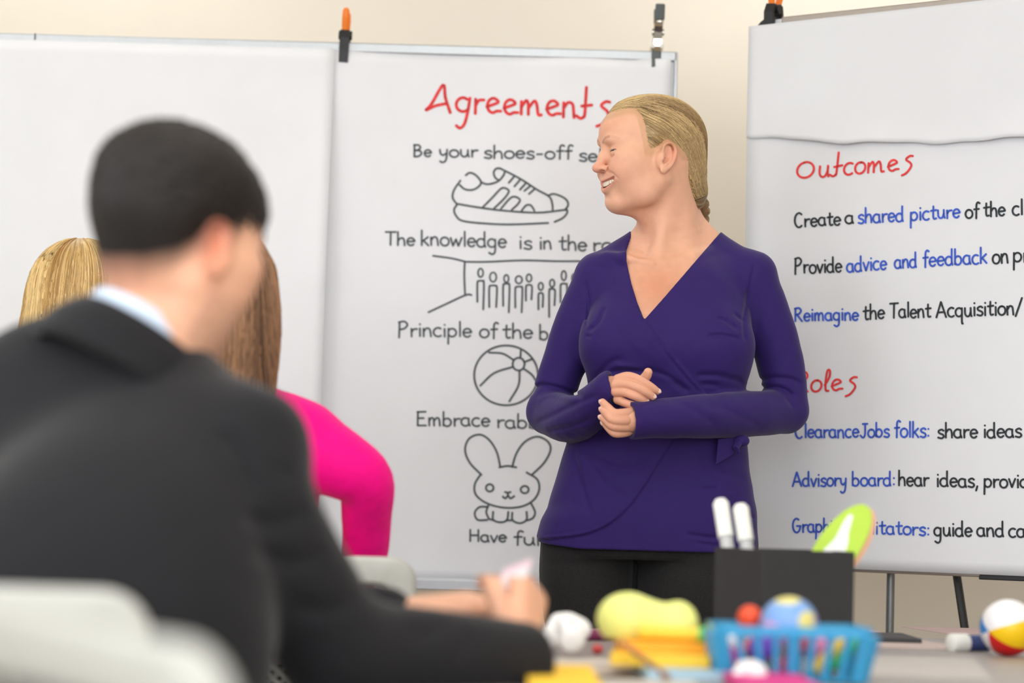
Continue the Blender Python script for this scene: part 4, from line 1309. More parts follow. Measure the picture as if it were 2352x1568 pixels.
# hem and cuffs
HEM = np.array([(1200, 1240), (1237, 1244), (1262, 1250), (1370, 1266), (1500, 1278), (1640, 1283), (1745, 1270), (1800, 1262)], float)
lo = at(1200, 1310, 4.6); hi = at(1790, 1210, 4.6)
def hemf(X, Y, Z):
    px, py = pix_of(X, Y, Z)
    return (np.interp(px, HEM[:, 0], HEM[:, 1]) - py) / 1207
T_.apply((lo[0], 4.40, lo[2] - .03), (hi[0], 4.81, hi[2] + .02), hemf, 0, 's')
def cut_end(S, a, b, r):
    """open the end of a sleeve: remove all beyond b along a->b"""
    dd = (np.asarray(b) - np.asarray(a)); dd = dd / np.linalg.norm(dd)
    b = np.asarray(b)
    def fn(X, Y, Z):
        t = (X - b[0]) * dd[0] + (Y - b[1]) * dd[1] + (Z - b[2]) * dd[2]
        rr = np.sqrt((X - b[0]) ** 2 + (Y - b[1]) ** 2 + (Z - b[2]) ** 2) - r
        return np.maximum(-t, rr)
    S.apply(b - r, b + r, fn, 0, 's')
cut_end(T_, at(1362, 908, 4.437), at(1411, 889, 4.425), .055)
cut_end(T_, at(1520, 964, 4.405), at(1447, 966, 4.388), .055)
Vt, Ft = T_.mesh(1)
m_purple = mat('purple_jersey', (44, 26, 94), 0.75, 0.05, 70, 0.12, 700, sheen=0.12, stretch=(1, 1, 2.5), spec=0.25)
pydata('wrap_top', Vt, Ft, m_purple, presenter)
# tie of the wrap
tie = MB()
pts = [(1650, 1008), (1644, 1066), (1676, 1048), (1712, 1018), (1700, 1004)]
fr_ = [at(x, y, 4.505 + (x - 1650) * .00032) for x, y in pts]
bk_ = [at(x, y, 4.513 + (x - 1650) * .00034) for x, y in pts]
n_ = len(pts)
tie.add(fr_ + bk_, [tuple(range(n_))[::-1], tuple(range(n_, 2 * n_))] + [(i, (i + 1) % n_, n_ + (i + 1) % n_, n_ + i) for i in range(n_)])
tie.ball(at(1702, 1012, 4.52), (.016, .012, .012)).tube([at(1700, 1012, 4.515), at(1690, 1028, 4.505), at(1696, 1040, 4.51)], [.007, .006, .003], 8)
tie.build('tie', m_purple, presenter, True)

# --- trousers and shoes
Q = Sculpt((at(1225, 1300, 4.6)[0], 4.47, 0.045), (at(1765, 1300, 4.6)[0], 4.82, at(1500, 1170, 4.6)[2]), 0.004)
Q.loft(rows_m([(1150, 1276, 1728, 4.512, 4.745), (1210, 1264, 1732, 4.510, 4.755), (1270, 1258, 1730, 4.515, 4.755), (1282, 1262, 1728, 4.52, 4.75)]), n=2.4)
for l in LEGS:
    limb(Q, l, 0, .02, 4)
for pts, amp, w in (([(1455, 1262), (1458, 1300), (1456, 1420)], .004, 7), ([(1480, 1300), (1560, 1285), (1640, 1290)], .0015, 10), ([(1440, 1290), (1360, 1285)], .0015, 10)):
    fold(Q, pts, amp, w, 4.62)
Vq, Fq = Q.mesh(1)
m_char = mat('charcoal_knit', (41, 41, 41), 0.9, 0.3, 420, 0.35, 800, sheen=0.1, stretch=(1, 1, 2.2), spec=0.15)
pydata('trousers', Vq, Fq, m_char, presenter)
for l in LEGS:
    a = at(*l[-1][:3])
    sc_ = Sculpt((a[0] - .07, 4.40, 0), (a[0] + .07, 4.78, .12), .005)
    sc_.ell((a[0], 4.53, .028), (.042, .095, .034)).ell((a[0], 4.66, .035), (.036, .075, .042), .03)
    sc_.cap((a[0], 4.66, .04), (a[0], 4.665, .10), .036, .036, .02)
    sc_.clip(lambda X, Y, Z: 0.004 - Z + 0 * X + 0 * Y)
    v, f = sc_.mesh(1)
    pydata('shoe', v, f, m_blackpl, presenter)
# --- the presenter's hair: a combed-back cap, strands on it, and a low braid
def hair_t(x, y, z):
    e = hair_e(x, y, z)
    return -.0030 + .0105 * smoothstep(-.006, .042, e) + .0030 * smoothstep(.02, .06, -z + .03) * (y > 0)
hs = Sculpt.__new__(Sculpt)
hs.lo, hs.h, hs.n, hs.ax = fineS.lo, fineS.h, fineS.n, fineS.ax
X, Y, Z = hs.ax[0][:, None, None] - HC[0], hs.ax[1][None, :, None] - HC[1], hs.ax[2][None, None, :] - HC[2]
Rf = HEAD.R.astype(np.float32)
lx, ly, lz = [(Rf[0, i] * X + Rf[1, i] * Y + Rf[2, i] * Z).astype(np.float32) for i in range(3)]
noear = np.minimum(noear, 0.06)
def box_blur(a, r):
    for ax in range(3):
        n = a.shape[ax]
        c = np.cumsum(a, axis=ax, dtype=np.float64).astype(np.float32) if False else np.cumsum(a, axis=ax)
        i1 = np.minimum(np.arange(n) + r, n - 1); i0 = np.arange(n) - r - 1
        top = np.take(c, i1, axis=ax)
        bot = np.take(c, np.maximum(i0, 0), axis=ax)
        sh = [1, 1, 1]; sh[ax] = n
        bot = bot * (i0 >= 0).astype(np.float32).reshape(sh)
        a = (top - bot) / (i1 - np.maximum(i0, -1)).astype(np.float32).reshape(sh)
    return a
tt = hair_t(lx, ly, lz).astype(np.float32)
tt = box_blur(box_blur(tt, 5), 4)
hs.d = np.maximum(noear - tt, -.010 - hair_e(lx, ly, lz)).astype(np.float32)
del tt
hs.d = np.maximum(hs.d, (-.100 - lz)).astype(np.float32)
hs.d = np.maximum(hs.d, (-.004 - ly) * (lz < -.01) - 9 * (lz >= -.01)).astype(np.float32)
GP = np.array([0.0, .086, -.074])                   # where the hair is gathered (head frame)
hs.ell((0, .074, -.035), (.044, .030, .050), .03, fr=H)
hs.chain([(0, .078, -.05), GP, (0, .090, -.092)], [.030, .022, .017], .02, fr=H)
del X, Y, Z, lx, ly, lz
Vh, Fh = hs.mesh(2)
def hair_color(u, v):
    """streaks of lighter and darker blond; u selects the lock"""
    a = .5 + .5 * np.sin(u * 1.0 + 1.3 * np.sin(u * 2.3))
    b = .5 + .5 * np.sin(u * 5.7 + 2.1 * np.sin(u * 3.1) + 1)
    t = np.clip(.55 * a + .45 * b, 0, 1)[:, None]
    base = C((112, 84, 54)) * (1 - t) + C((226, 194, 140)) * t
    return base * v[:, None]
def rgba(c): return np.column_stack([c, np.ones(len(c))])
m_hair = mat('blond_hair', (190, 150, 95), 0.42, 0.05, 40, attr='tone', spec=0.35)
Lh = (Vh - H.c) @ H.R
# grain of the cap follows the combing direction: angle about the axis through the gathering point
dv = Lh - GP
ang = np.arctan2(Lh[:, 0], Lh[:, 2] + .02 + .35 * (Lh[:, 1]))
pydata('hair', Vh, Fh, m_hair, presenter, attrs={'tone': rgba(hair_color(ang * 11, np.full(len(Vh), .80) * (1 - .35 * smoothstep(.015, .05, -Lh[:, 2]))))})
def tubes(name, paths, radii, cols, m, parent, n=3):
    """paths (N,K,3): one mesh of tapering strands, colour per strand"""
    N, K, _ = paths.shape
    T = np.gradient(paths, axis=1)
    T /= np.linalg.norm(T, axis=2)[:, :, None] + 1e-9
    ref = np.cross(T, np.array([.31, .52, .79])); ref /= np.linalg.norm(ref, axis=2)[:, :, None] + 1e-9
    bi = np.cross(T, ref)
    prof = np.linspace(0, 1, K)
    taper = np.minimum(1, .35 + 4 * prof) * np.minimum(1, .15 + 5 * (1 - prof))
    V = np.empty((N, K, n, 3))
    for k in range(n):
        a = 2 * math.pi * k / n
        V[:, :, k] = paths + (ref * math.cos(a) + bi * math.sin(a)) * (radii[:, None] * taper[None])[:, :, None]
    base = np.arange(N * K * n).reshape(N, K, n)
    f = []
    for k in range(n):
        k2 = (k + 1) % n
        f.append(np.stack([base[:, :-1, k], base[:, :-1, k2], base[:, 1:, k2], base[:, 1:, k]], -1).reshape(-1, 4))
    cc = np.repeat(rgba(cols), K * n, axis=0)
    return pydata(name, V.reshape(-1, 3), np.vstack(f), m, parent, attrs={'tone': cc})
NS, K = 5000, 26
_hd = hs.d; hs.d = noear; noear_at = tri(hs, Vh); hs.d = _hd
cand = np.argwhere((Lh[:, 2] > -.06) & (hair_e(*Lh.T) > .001) & (noear_at > -.001)).ravel()
st = Vh[rng.choice(cand, NS)]
ls = (st - H.c) @ H.R
gp = H.w(GP)
pp = st.copy()
path = np.empty((NS, K, 3))
ln = rng.uniform(.05, .16, NS)
for k in range(K):
    g = grad(hs, pp)
    pp = pp - g * (tri(hs, pp) - rng.uniform(.0002, .0010, NS))[:, None]
    path[:, k] = pp
    dr = gp - pp
    dist = np.linalg.norm(dr, axis=1)
    dr /= dist[:, None] + 1e-9
    back = H.R @ np.array([0, 1, -.25])
    w = np.clip((dist - .05) / .14, 0, 1)[:, None]
    dr = dr * (1 - .55 * w) + back * .55 * w
    dr -= g * (dr * g).sum(1)[:, None]
    dr /= np.linalg.norm(dr, axis=1)[:, None] + 1e-9
    pp = pp + dr * np.minimum(ln / K, dist * .3)[:, None]
angs = np.arctan2(ls[:, 0], ls[:, 2] + .02 + .35 * ls[:, 1])
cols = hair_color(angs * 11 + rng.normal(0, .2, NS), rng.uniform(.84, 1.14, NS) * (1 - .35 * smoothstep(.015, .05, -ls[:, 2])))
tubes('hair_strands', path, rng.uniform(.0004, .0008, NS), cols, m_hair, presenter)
# braid: three woven locks from the nape down the back
b0, b1 = H.w((0, .088, -.072)), at(1606, 506, 4.715)
b2 = at(1600, 600, 4.775); b3 = at(1592, 690, 4.775)
axis = catmull([b0, b0 * .45 + b1 * .55 + np.array([.004, 0, 0]), b1, b2, b3], 40)
arcl = np.concatenate([[0], np.cumsum(np.linalg.norm(np.diff(axis, axis=0), axis=1))])
br_ = MB()
bc = []
sidev = np.array([.85, -.5, 0]); sidev /= np.linalg.norm(sidev)
dpt = np.array([.5, .85, 0])
lockp, lockc, lockr = [], [], []
for j in range(3):
    ph = arcl / .042 * 2 * math.pi / 1.0 * .5 + j * 2 * math.pi / 3
    wd = .0125 * (1 - .35 * arcl / arcl[-1])
    p = axis + sidev * (np.sin(ph) * wd)[:, None] + dpt * (np.sin(2 * ph) * wd * .62)[:, None]
    br_.tube([tuple(q) for q in p[::2]], [.0105 * (1 - .3 * t) for t in np.linspace(0, 1, len(p[::2]))], 12)
    for q in range(70):
        a = rng.uniform(0, 2 * math.pi)
        rr = .0102 * (1 - .3 * arcl / arcl[-1])
        off = (sidev[None] * np.cos(a + arcl * 8)[:, None] + np.array([0.2, -.3, 1])[None] * .5 * np.sin(a + arcl * 8)[:, None] - dpt[None] * np.sin(a + arcl * 8)[:, None] * .8)
        pth = p + off * rr[:, None]
        lockp.append(pth[np.linspace(0, len(pth) - 1, 40).astype(int)])
        lockc.append(a * 2 + j); lockr.append(rng.uniform(.0006, .0011))
bo = br_.build('braid', mat('blond_braid', (132, 104, 70), 0.45, 0.12, 60, spec=0.3), presenter, True)
tubes('braid_strands', np.array(lockp), np.array(lockr), hair_color(np.array(lockc) * 3, rng.uniform(.65, 1.05, len(lockc))), m_hair, presenter)
del hs, noear, fineS
# ================================================================== seated people
m_suit = mat('charcoal_suit_wool', (30, 30, 33), 0.85, 0.12, 300, 0.25, 700, sheen=0.15, spec=0.2)
m_navy = mat('dark_navy_cloth', (30, 31, 42), 0.85, 0.1, 200, 0.2, 500)
m_shirt = mat('pale_blue_cotton', (198, 214, 234), 0.75, 0.03, 200, 0.1, 500)
m_pink = mat('hot_pink_knit', (246, 0, 134), 0.75, 0.06, 60, 0.15, 500, sheen=0.1, spec=0.2)
m_grey = mat('grey_knit', (120, 124, 132), 0.8, 0.08, 80, 0.15, 500)
m_skin2 = mat('skin_tanned', (222, 164, 134), 0.5, 0.04, 60, 0.04, 400, sss=0.08, attr='tone', spec=0.35)
m_dhair = mat('dark_hair', (27, 22, 20), 0.5, 0.2, 180, 0.6, 420, spec=0.3)

def basic_head(S, H, q=1.0):
    """plain head for people seen from behind"""
    e = lambda c, r, k=0.0, op='u', **kw: S.ell(np.array(c) * q, np.array(r) * q, k * q, op, H, **kw)
    def ch(p, r, k=0.0, op='u'): S.chain(np.array(p) * q, np.array(r) * q, k * q, op, H, sub=3)
    e((0, .012, .026), (.0735, .096, .080))
    e((0, -.032, .038), (.061, .0655, .052), .03)
    e((0, -.024, -.026), (.0645, .061, .072), .025)
    e((0, -.030, -.070), (.052, .050, .042), .02)
    for s in (-1, 1):
        ch([(s * .058, .002, -.056), (s * .050, -.028, -.086), (s * .020, -.070, -.102)], [.015, .0165, .016], .022)
        e((s * .043, -.058, -.012), (.025, .027, .020), .025)
        e((s * .040, -.046, -.042), (.024, .036, .034), .03)
        ch([(s * .008, -.0885, .019), (s * .028, -.0870, .024), (s * .048, -.069, .0205)], [.0075, .0075, .006], .012)
        e((s * .0315, -.0985, -.0005), (.0165, .0125, .011), .011, 's')
        e((s * .0315, -.0770, -.001), (.0150, .0135, .0124), .005)
        e((s * .012, -.096, -.0315), (.007, .010, .0075), .005)
    e((0, -.0735, -.099), (.022, .0185, .017), .014)
    e((0, -.0715, -.057), (.029, .0265, .028), .016)
    ch([(0, -.088, .010), (0, -.096, -.008), (0, -.105, -.027)], [.0085, .0082, .0095], .009)
    ch([(-.024, -.088, -.056), (0, -.100, -.055), (.024, -.088, -.056)], [.003, .0048, .003], .004)
    ch([(-.022, -.086, -.068), (0, -.097, -.069), (.022, -.086, -.068)], [.003, .0052, .003], .004)
    ch([(-.026, -.089, -.062), (0, -.104, -.062), (.026, -.089, -.062)], [.0008, .0012, .0008], .002, 's')
    d0 = S.d.copy()
    for s in (-1, 1):
        n = np.array([s * .88, .36, .02]); n /= np.linalg.norm(n)
        v = np.array([0, .2, 1.0]); v -= n * v.dot(n); v /= np.linalg.norm(v)
        u = np.cross(v, n) * s
        if u[1] < 0: u = -u
        FE = Frame(H.R @ np.column_stack([u, v, n]), H.w(np.array([s * .0755, .006, -.0165]) * q))
        S.ell((0, -.001, .002), (.016, .029, .006), .006, fr=FE)
        S.ell((-.006, -.004, -.004), (.012, .018, .010), .008, fr=FE)
        S.ell((-.001, .002, .010), (.012, .019, .006), .003, 's', fr=FE)
        S.chain([(-.006, .000, .005), (-.0125, .010, .006), (-.010, .024, .007), (.004, .030, .008), (.0150, .021, .009), (.0162, .006, .009), (.010, -.012, .008), (-.001, -.026, .006)], [.003, .0032, .0034, .0035, .0036, .0035, .0036, .0055], .003, fr=FE, sub=3)
    return d0
def hand(S, wrist, fwd, up, q=1.0, curl=0.3, spread=0.12, side=1):
    """a hand with palm, four bent fingers and a thumb. fwd: towards the fingers, up: back of the hand"""
    f = np.asarray(fwd, float); f /= np.linalg.norm(f)
    u = np.asarray(up, float); u -= f * u.dot(f); u /= np.linalg.norm(u)
    r = np.cross(f, u) * side                                   # towards the thumb side
    P = lambda a, b, c: np.asarray(wrist) + (f * a + r * b + u * c) * q
    for b in (.026, .009, -.009, -.025):
        S.cap(P(.0, b * .55, 0), P(.082, b, 0), .016 * q, .0125 * q, .012)
    for b, L, rad in ((.028, .070, .0090), (.0095, .078, .0092), (-.0095, .072, .0088), (-.027, .058, .0078)):
        pts, ang, p = [], 0.15, P(.084, b, .002)
        d = f + r * spread * b / .028
        for k, seg in enumerate((.46, .31, .23)):
            pts.append(p)
            ang += curl * (1, 1.25, .8)[k]
            p = p + (d * math.cos(ang) - u * math.sin(ang)) * L * seg * q
        pts.append(p)
        S.chain(pts, [rad * q, rad * .94 * q, rad * .86 * q, rad * .7 * q], .0015, sub=3)
    S.chain([P(.018, .022, -.006), P(.046, .046, -.016), P(.072, .050, -.026), P(.094, .042, -.036)], [.016 * q, .0125 * q, .0105 * q, .0085 * q], .006, sub=3)
def tone(V, c):
    return rgba(np.tile(C(c), (len(V), 1)))

# ---------------- man in a dark suit, back to the room, leaning on the table
MY = 2.66
man = thing('person', 'dark-haired person in charcoal suit jacket and pale blue collar leaning on the table', 'person', (-.46, 2.40, 0))
MH = Frame(euler(z=142) @ euler(x=14) @ euler(y=-4), at(402, 540, MY))
q = 1.03
S = Sculpt(MH.c + np.array([-.17, -.17, -.36]), MH.c + np.array([.17, .17, .16]), .003)
d0 = basic_head(S, MH, q)
S.chain([MH.w((0, .022, -.03)), at(375, 690, 2.655), at(335, 800, 2.65)], [.058, .061, .070], .03, sub=3)
V1, F1 = S.mesh(1)
hs = Sculpt.__new__(Sculpt)
hs.lo, hs.h, hs.n, hs.ax = S.lo, S.h, S.n, S.ax
X, Y, Z = hs.ax[0][:, None, None] - MH.c[0], hs.ax[1][None, :, None] - MH.c[1], hs.ax[2][None, None, :] - MH.c[2]
lx, ly, lz = [MH.R[0, i] * X + MH.R[1, i] * Y + MH.R[2, i] * Z for i in range(3)]
zp = np.array([0, 30, 50, 62, 70, 80, 92, 105, 125, 150, 180], float)
zv = np.array([.070, .074, .068, .046, .022, .010, .010, -.010, -.036, -.052, -.057])
def mt(x, y, z):
    phi = np.degrees(np.arctan2(np.abs(x), -(y - .004)))
    e = z - np.interp(phi, zp, zv)
    return (-.0006 + .0060 * smoothstep(-.006, .055, e) + .0090 * smoothstep(.015, .080, z)) * np.where(y < -.02, .8, 1.0)
rough_ = .0016 * np.sin(lx * 420 + 3 * np.sin(lz * 160)) * np.sin(ly * 390 + 2 * np.sin(lx * 210)) + .0012 * np.sin(lz * 700 + lx * 300)
hs.d = d0
hs.chain([MH.w((0, .022, -.03)), at(375, 690, 2.655), at(335, 800, 2.65)], [.058, .061, .070], .03, sub=3)
hs.d = (hs.d - mt(lx, ly, lz) + rough_ * smoothstep(-.02, .03, lz)).astype(np.float32)
hs.d = np.maximum(hs.d, -(lz + .085)).astype(np.float32)
Vh2, Fh2 = hs.mesh(1)
lm = (Vh2 - MH.c) @ MH.R
keep = mt(*lm.T) > -.0004
Fh2 = Fh2[keep[Fh2].all(1)]
pydata('hair', Vh2, Fh2, m_dhair, man)
del hs, X, Y, Z, lx, ly, lz, rough_
# skin: head and neck, hands
Sr = Sculpt(at(1085, 1600, 2.80) * [1, 0, 1] + [0, 2.66, 0], at(1290, 1320, 2.9) * [1, 0, 1] + [0, 2.99, 0], .0025)
Sr.chain([at(1130, 1520, 2.76), at(1180, 1505, 2.79), at(1192, 1480, 2.82)], [.027, .027, .024], .01)
hand(Sr, at(1186, 1495, 2.80), np.array([.10, .35, .55]), np.array([.9, -.3, .25]), 1.0, 0.75, .05, side=-1)
V2, F2 = Sr.mesh(1)
Sl = Sculpt(at(900, 1470, 2.92) * [1, 0, 1] + [0, 2.80, 0], at(1160, 1320, 2.92) * [1, 0, 1] + [0, 3.12, 0], .0025)
hand(Sl, at(925, 1410, 2.95), np.array([1.0, .12, .16]), np.array([0, -.15, 1.0]), 1.0, 0.22, .10, side=-1)
V3, F3 = Sl.mesh(1)
# clothed body, coarse
FB = Frame(euler(z=-35) @ euler(x=-20), at(262, 1180, 2.60))
RSH, LSH = at(568, 1030, 2.58), at(45, 930, 2.76)
def man_torso(S, p):
    S.ell((0, 0, 0), (.185 + p, .115 + p, .165 + p), fr=FB)
    S.ell((0, -.005, -.12), (.180 + p, .120 + p, .20 + p), .06, fr=FB)
    S.cap(at(392, 885, 2.645), RSH, .040 + p, .060 + p, .05)
    S.cap(at(235, 815, 2.70), LSH, .045 + p, .064 + p, .05)
    S.ell(at(310, 900, 2.66), (.09 + p, .075 + p, .06 + p), .05)
    S.ell(at(110, 1060, 2.70), (.125 + p, .10 + p, .15 + p), .07)
    S.ell(at(215, 1480, 2.50), (.180 + p, .150 + p, .20 + p), .08)
ARM_R = [tuple(RSH) + (.064,), tuple(at(600, 1200, 2.56)) + (.066,), tuple(at(780, 1498, 2.62)) + (.060,)]
FORE_R = [tuple(at(780, 1498, 2.62)) + (.058,), tuple(at(1000, 1515, 2.68)) + (.056,), tuple(at(1195, 1520, 2.745)) + (.046,)]
ARM_L = [tuple(LSH) + (.064,), tuple(at(120, 1180, 2.92)) + (.062,), (-.34, 2.98, .800, .056)]
FORE_L = [(-.34, 2.98, .800, .056), (-.26, 2.95, .795, .050), tuple(at(880, 1425, 2.95)) + (.042,)]
def chain4(S, c, p, k):
    S.chain([t[:3] for t in c], [t[3] + p for t in c], k, sub=5)
B = Sculpt((-1.02, 2.15, .02), (.08, 3.45, 1.20), .008)
man_torso(B, -.032)
for c in (ARM_R, FORE_R, ARM_L, FORE_L):
    chain4(B, c, -.012, .02)
MLEG = [[(-.52, 2.42, .52, .085), (-.30, 2.80, .50, .075), (-.26, 2.86, .30, .055), (-.28, 2.84, .09, .04)], [(-.36, 2.36, .52, .085), (-.16, 2.62, .50, .075), (-.10, 2.66, .30, .055), (-.12, 2.66, .09, .04)]]
for l in MLEG:
    chain4(B, l, -.008, .02)
V4, F4 = B.mesh(0)
Vb, Fb = join([(V1, F1), (V2, F2), (V3, F3), (V4, F4)])
lm = (Vb - MH.c) @ MH.R
base = np.tile(C((226, 172, 142)), (len(Vb), 1))
def mixc(m, c):
    global base
    m = np.clip(m, 0, 1)[:, None]
    base = base * (1 - m) + C(c) * m
phi = np.degrees(np.arctan2(np.abs(lm[:, 0]), -(lm[:, 1] - .004)))
ee = lm[:, 2] - np.interp(phi, zp, zv)
infield = (np.abs(lm) < np.array([.12, .14, .14])).all(1)
mixc(.95 * smoothstep(-.034, .010, ee) * infield * (phi > 55), (50, 41, 36))         # cropped fade of the hair
mixc(.65 * np.exp(-((np.abs(lm[:, 0]) - .083) / .014) ** 2 - ((lm[:, 1] - .012) / .02) ** 2 - ((lm[:, 2] + .016) / .034) ** 2), (226, 128, 98))
mixc(.3 * np.exp(-((lm[:, 0]) / .08) ** 2 - ((lm[:, 2] + .085) / .03) ** 2) * (lm[:, 1] > .03), (214, 140, 112))
mixc(.22 * smoothstep(-.045, -.075, lm[:, 2]) * (lm[:, 1] < .0) * infield, (120, 96, 86))   # shaved beard
pydata('body', Vb, Fb, m_skin2, man, attrs={'tone': rgba(base)})
# jacket
J = Sculpt((-1.02, 2.17, .50), (.16, 3.12, 1.245), .0055)
man_torso(J, 0)
for c in (ARM_R, FORE_R, ARM_L, FORE_L):
    chain4(J, c, 0, .025)
for pts, amp, w, y0, y1 in (([(500, 980), (560, 1060), (590, 1160)], .006, 16, 2.75, 2.2), ([(540, 1190), (640, 1200), (720, 1160)], .006, 16, 2.8, 2.3), ([(560, 1260), (680, 1290), (760, 1260)], .006, 18, 2.8, 2.3),
                           ([(620, 1080), (680, 1090)], .005, 12, 2.8, 2.3), ([(640, 1380), (760, 1400), (860, 1340)], .006, 20, 2.8, 2.3), ([(120, 1150), (260, 1180), (420, 1330)], .004, 28, 2.8, 2.2),
                           ([(60, 1330), (240, 1310), (430, 1400)], .005, 24, 2.8, 2.2), ([(930, 1480), (1010, 1440), (1040, 1400)], .006, 16, 2.9, 2.4), ([(1050, 1530), (1070, 1470), (1080, 1430)], .005, 12, 2.9, 2.4),
                           ([(310, 860), (320, 1000), (300, 1200), (270, 1400)], .002, 8, 2.75, 2.2)):
    fold(J, pts, amp, w, y0, y1)
J.d = np.maximum(J.d, -(J.d + .012))
cut_end(J, at(1100, 1518, 2.70), at(1222, 1521, 2.755), .09)
J.clip(lambda X, Y, Z: .56 - Z + 0 * X + 0 * Y)
NB = Frame(euler(z=-35) @ euler(x=-28) @ euler(y=14), at(322, 786, 2.652))           # where the collar sits
J.apply(NB.c - .12, NB.c + .12, lambda X, Y, Z: np.maximum(np.hypot(X, Y) - .066, np.abs(Z) - .12), 0, 's', NB)
Vj, Fj = J.mesh(1)
pydata('suit_jacket', Vj, Fj, m_suit, man)
def ring(name, prof, m, F, sy=1.0):
    R = Matrix([list(r) for r in F.R])
    b = MB()
    n = 40
    vs = [R @ Vector((r * math.cos(2 * math.pi * k / n), sy * r * math.sin(2 * math.pi * k / n), z)) + Vector(F.c) for r, z in prof for k in range(n)]
    mprof = len(prof)
    fs = [(i * n + k, i * n + (k + 1) % n, ((i + 1) % mprof) * n + (k + 1) % n, ((i + 1) % mprof) * n + k) for i in range(mprof) for k in range(n)]
    b.add(vs, fs)
    return b.build(name, m, man, True)
ring('shirt_collar', [(.078, -.030), (.073, .010), (.0695, .024), (.0660, .024), (.0690, .006), (.072, -.030)], m_shirt, NB, 1.04)
ring('jacket_collar', [(.106, -.050), (.098, -.022), (.086, -.001), (.080, .006), (.0765, .001), (.083, -.03), (.095, -.055)], m_suit, NB, 1.04)
QM = Sculpt((-.72, 2.22, .05), (.06, 3.0, .70), .008)
QM.ell((-.45, 2.39, .56), (.19, .15, .12))
for l in MLEG:
    chain4(QM, l, .004, .04)
v, f = QM.mesh(1)
pydata('trousers', v, f, m_navy, man)
def shoe(cx, cy, ang, parent, m):
    F = Frame(euler(z=ang), (cx, cy, 0))
    s_ = Sculpt((cx - .2, cy - .2, 0), (cx + .2, cy + .2, .12), .006)
    s_.ell((0, .06, .030), (.045, .11, .036), fr=F).ell((0, -.05, .04), (.038, .075, .048), .03, fr=F).cap(F.w((0, -.05, .05)), F.w((0, -.055, .10)), .04, .04, .02)
    s_.clip(lambda X, Y, Z: .004 - Z + 0 * X + 0 * Y)
    v, f = s_.mesh(1)
    pydata('shoe', v, f, m, parent)
shoe(-.28, 2.86, -35, man, m_blackpl)
shoe(-.12, 2.68, -35, man, m_blackpl)

# ---------------- long-haired people across the table
def long_hair(parent, H, q, fall, m_h, cfun, n_st, seed):
    """smooth hair mass with a fall down the back, covered in strands"""
    h_ = .004
    lo = H.c + np.array([-.19, -.19, -fall - .05]); hi = H.c + np.array([.19, .19, .15])
    S = Sculpt(lo, hi, h_)
    S.ell((0, .010, .028), np.array((.088, .112, .094)) * q, fr=H)
    S.ell((0, .035, -.06), np.array((.092, .085, .10)) * q, .05, fr=H)
    S.ell((0, .060, -fall * .62), np.array((.090, .050, fall * .42)) * q, .06, fr=H)
    for s in (-1, 1):
        S.chain([(s * .070, .0, .02), (s * .082, .004, -.07), (s * .085, .015, -fall * .75)], [.026, .030, .022], .03, fr=H, sub=3)
    S.ell((0, -.075, -.02), (.058, .058, .095), .015, 's', fr=H)
    V, F = S.mesh(2)
    L = (V - H.c) @ H.R
    a = np.arctan2(L[:, 0], L[:, 1] + .01)
    pydata('hair', V, F, m_h, parent, attrs={'tone': rgba(cfun(a * 9, np.full(len(V), .85)))})
    r2 = np.random.default_rng(seed)
    st = V[r2.choice(np.argwhere(L[:, 2] > -.03).ravel(), n_st)]
    pp, K = st.copy(), 24
    path = np.empty((n_st, K, 3))
    ln = r2.uniform(.10, fall + .05, n_st)
    ctr = H.w((0, .02, 0))
    for k in range(K):
        g = grad(S, pp, .006)
        pp = pp - g * (tri(S, pp) - r2.uniform(.0, .0015, n_st))[:, None]
        path[:, k] = pp
        out = pp - ctr; out[:, 2] = 0
        out /= np.linalg.norm(out, axis=1)[:, None] + 1e-6
        dr = np.array([0, 0, -1.0])[None] + out * .5
        dr -= g * (dr * g).sum(1)[:, None]
        dr /= np.linalg.norm(dr, axis=1)[:, None] + 1e-9
        pp = pp + dr * (ln / K)[:, None]
    ls = (st - H.c) @ H.R
    tubes('hair_strands', path, r2.uniform(.0009, .0018, n_st), cfun(np.arctan2(ls[:, 0], ls[:, 1] + .01) * 9 + r2.normal(0, .5, n_st), r2.uniform(.75, 1.15, n_st)), m_h, parent)
def shade(dark, light):
    def f(u, v):
        t = np.clip(.5 + .3 * np.sin(u) + .3 * np.sin(u * 2.7 + 1), 0, 1)[:, None]
        return (C(dark) * (1 - t) + C(light) * t) * v[:, None]
    return f
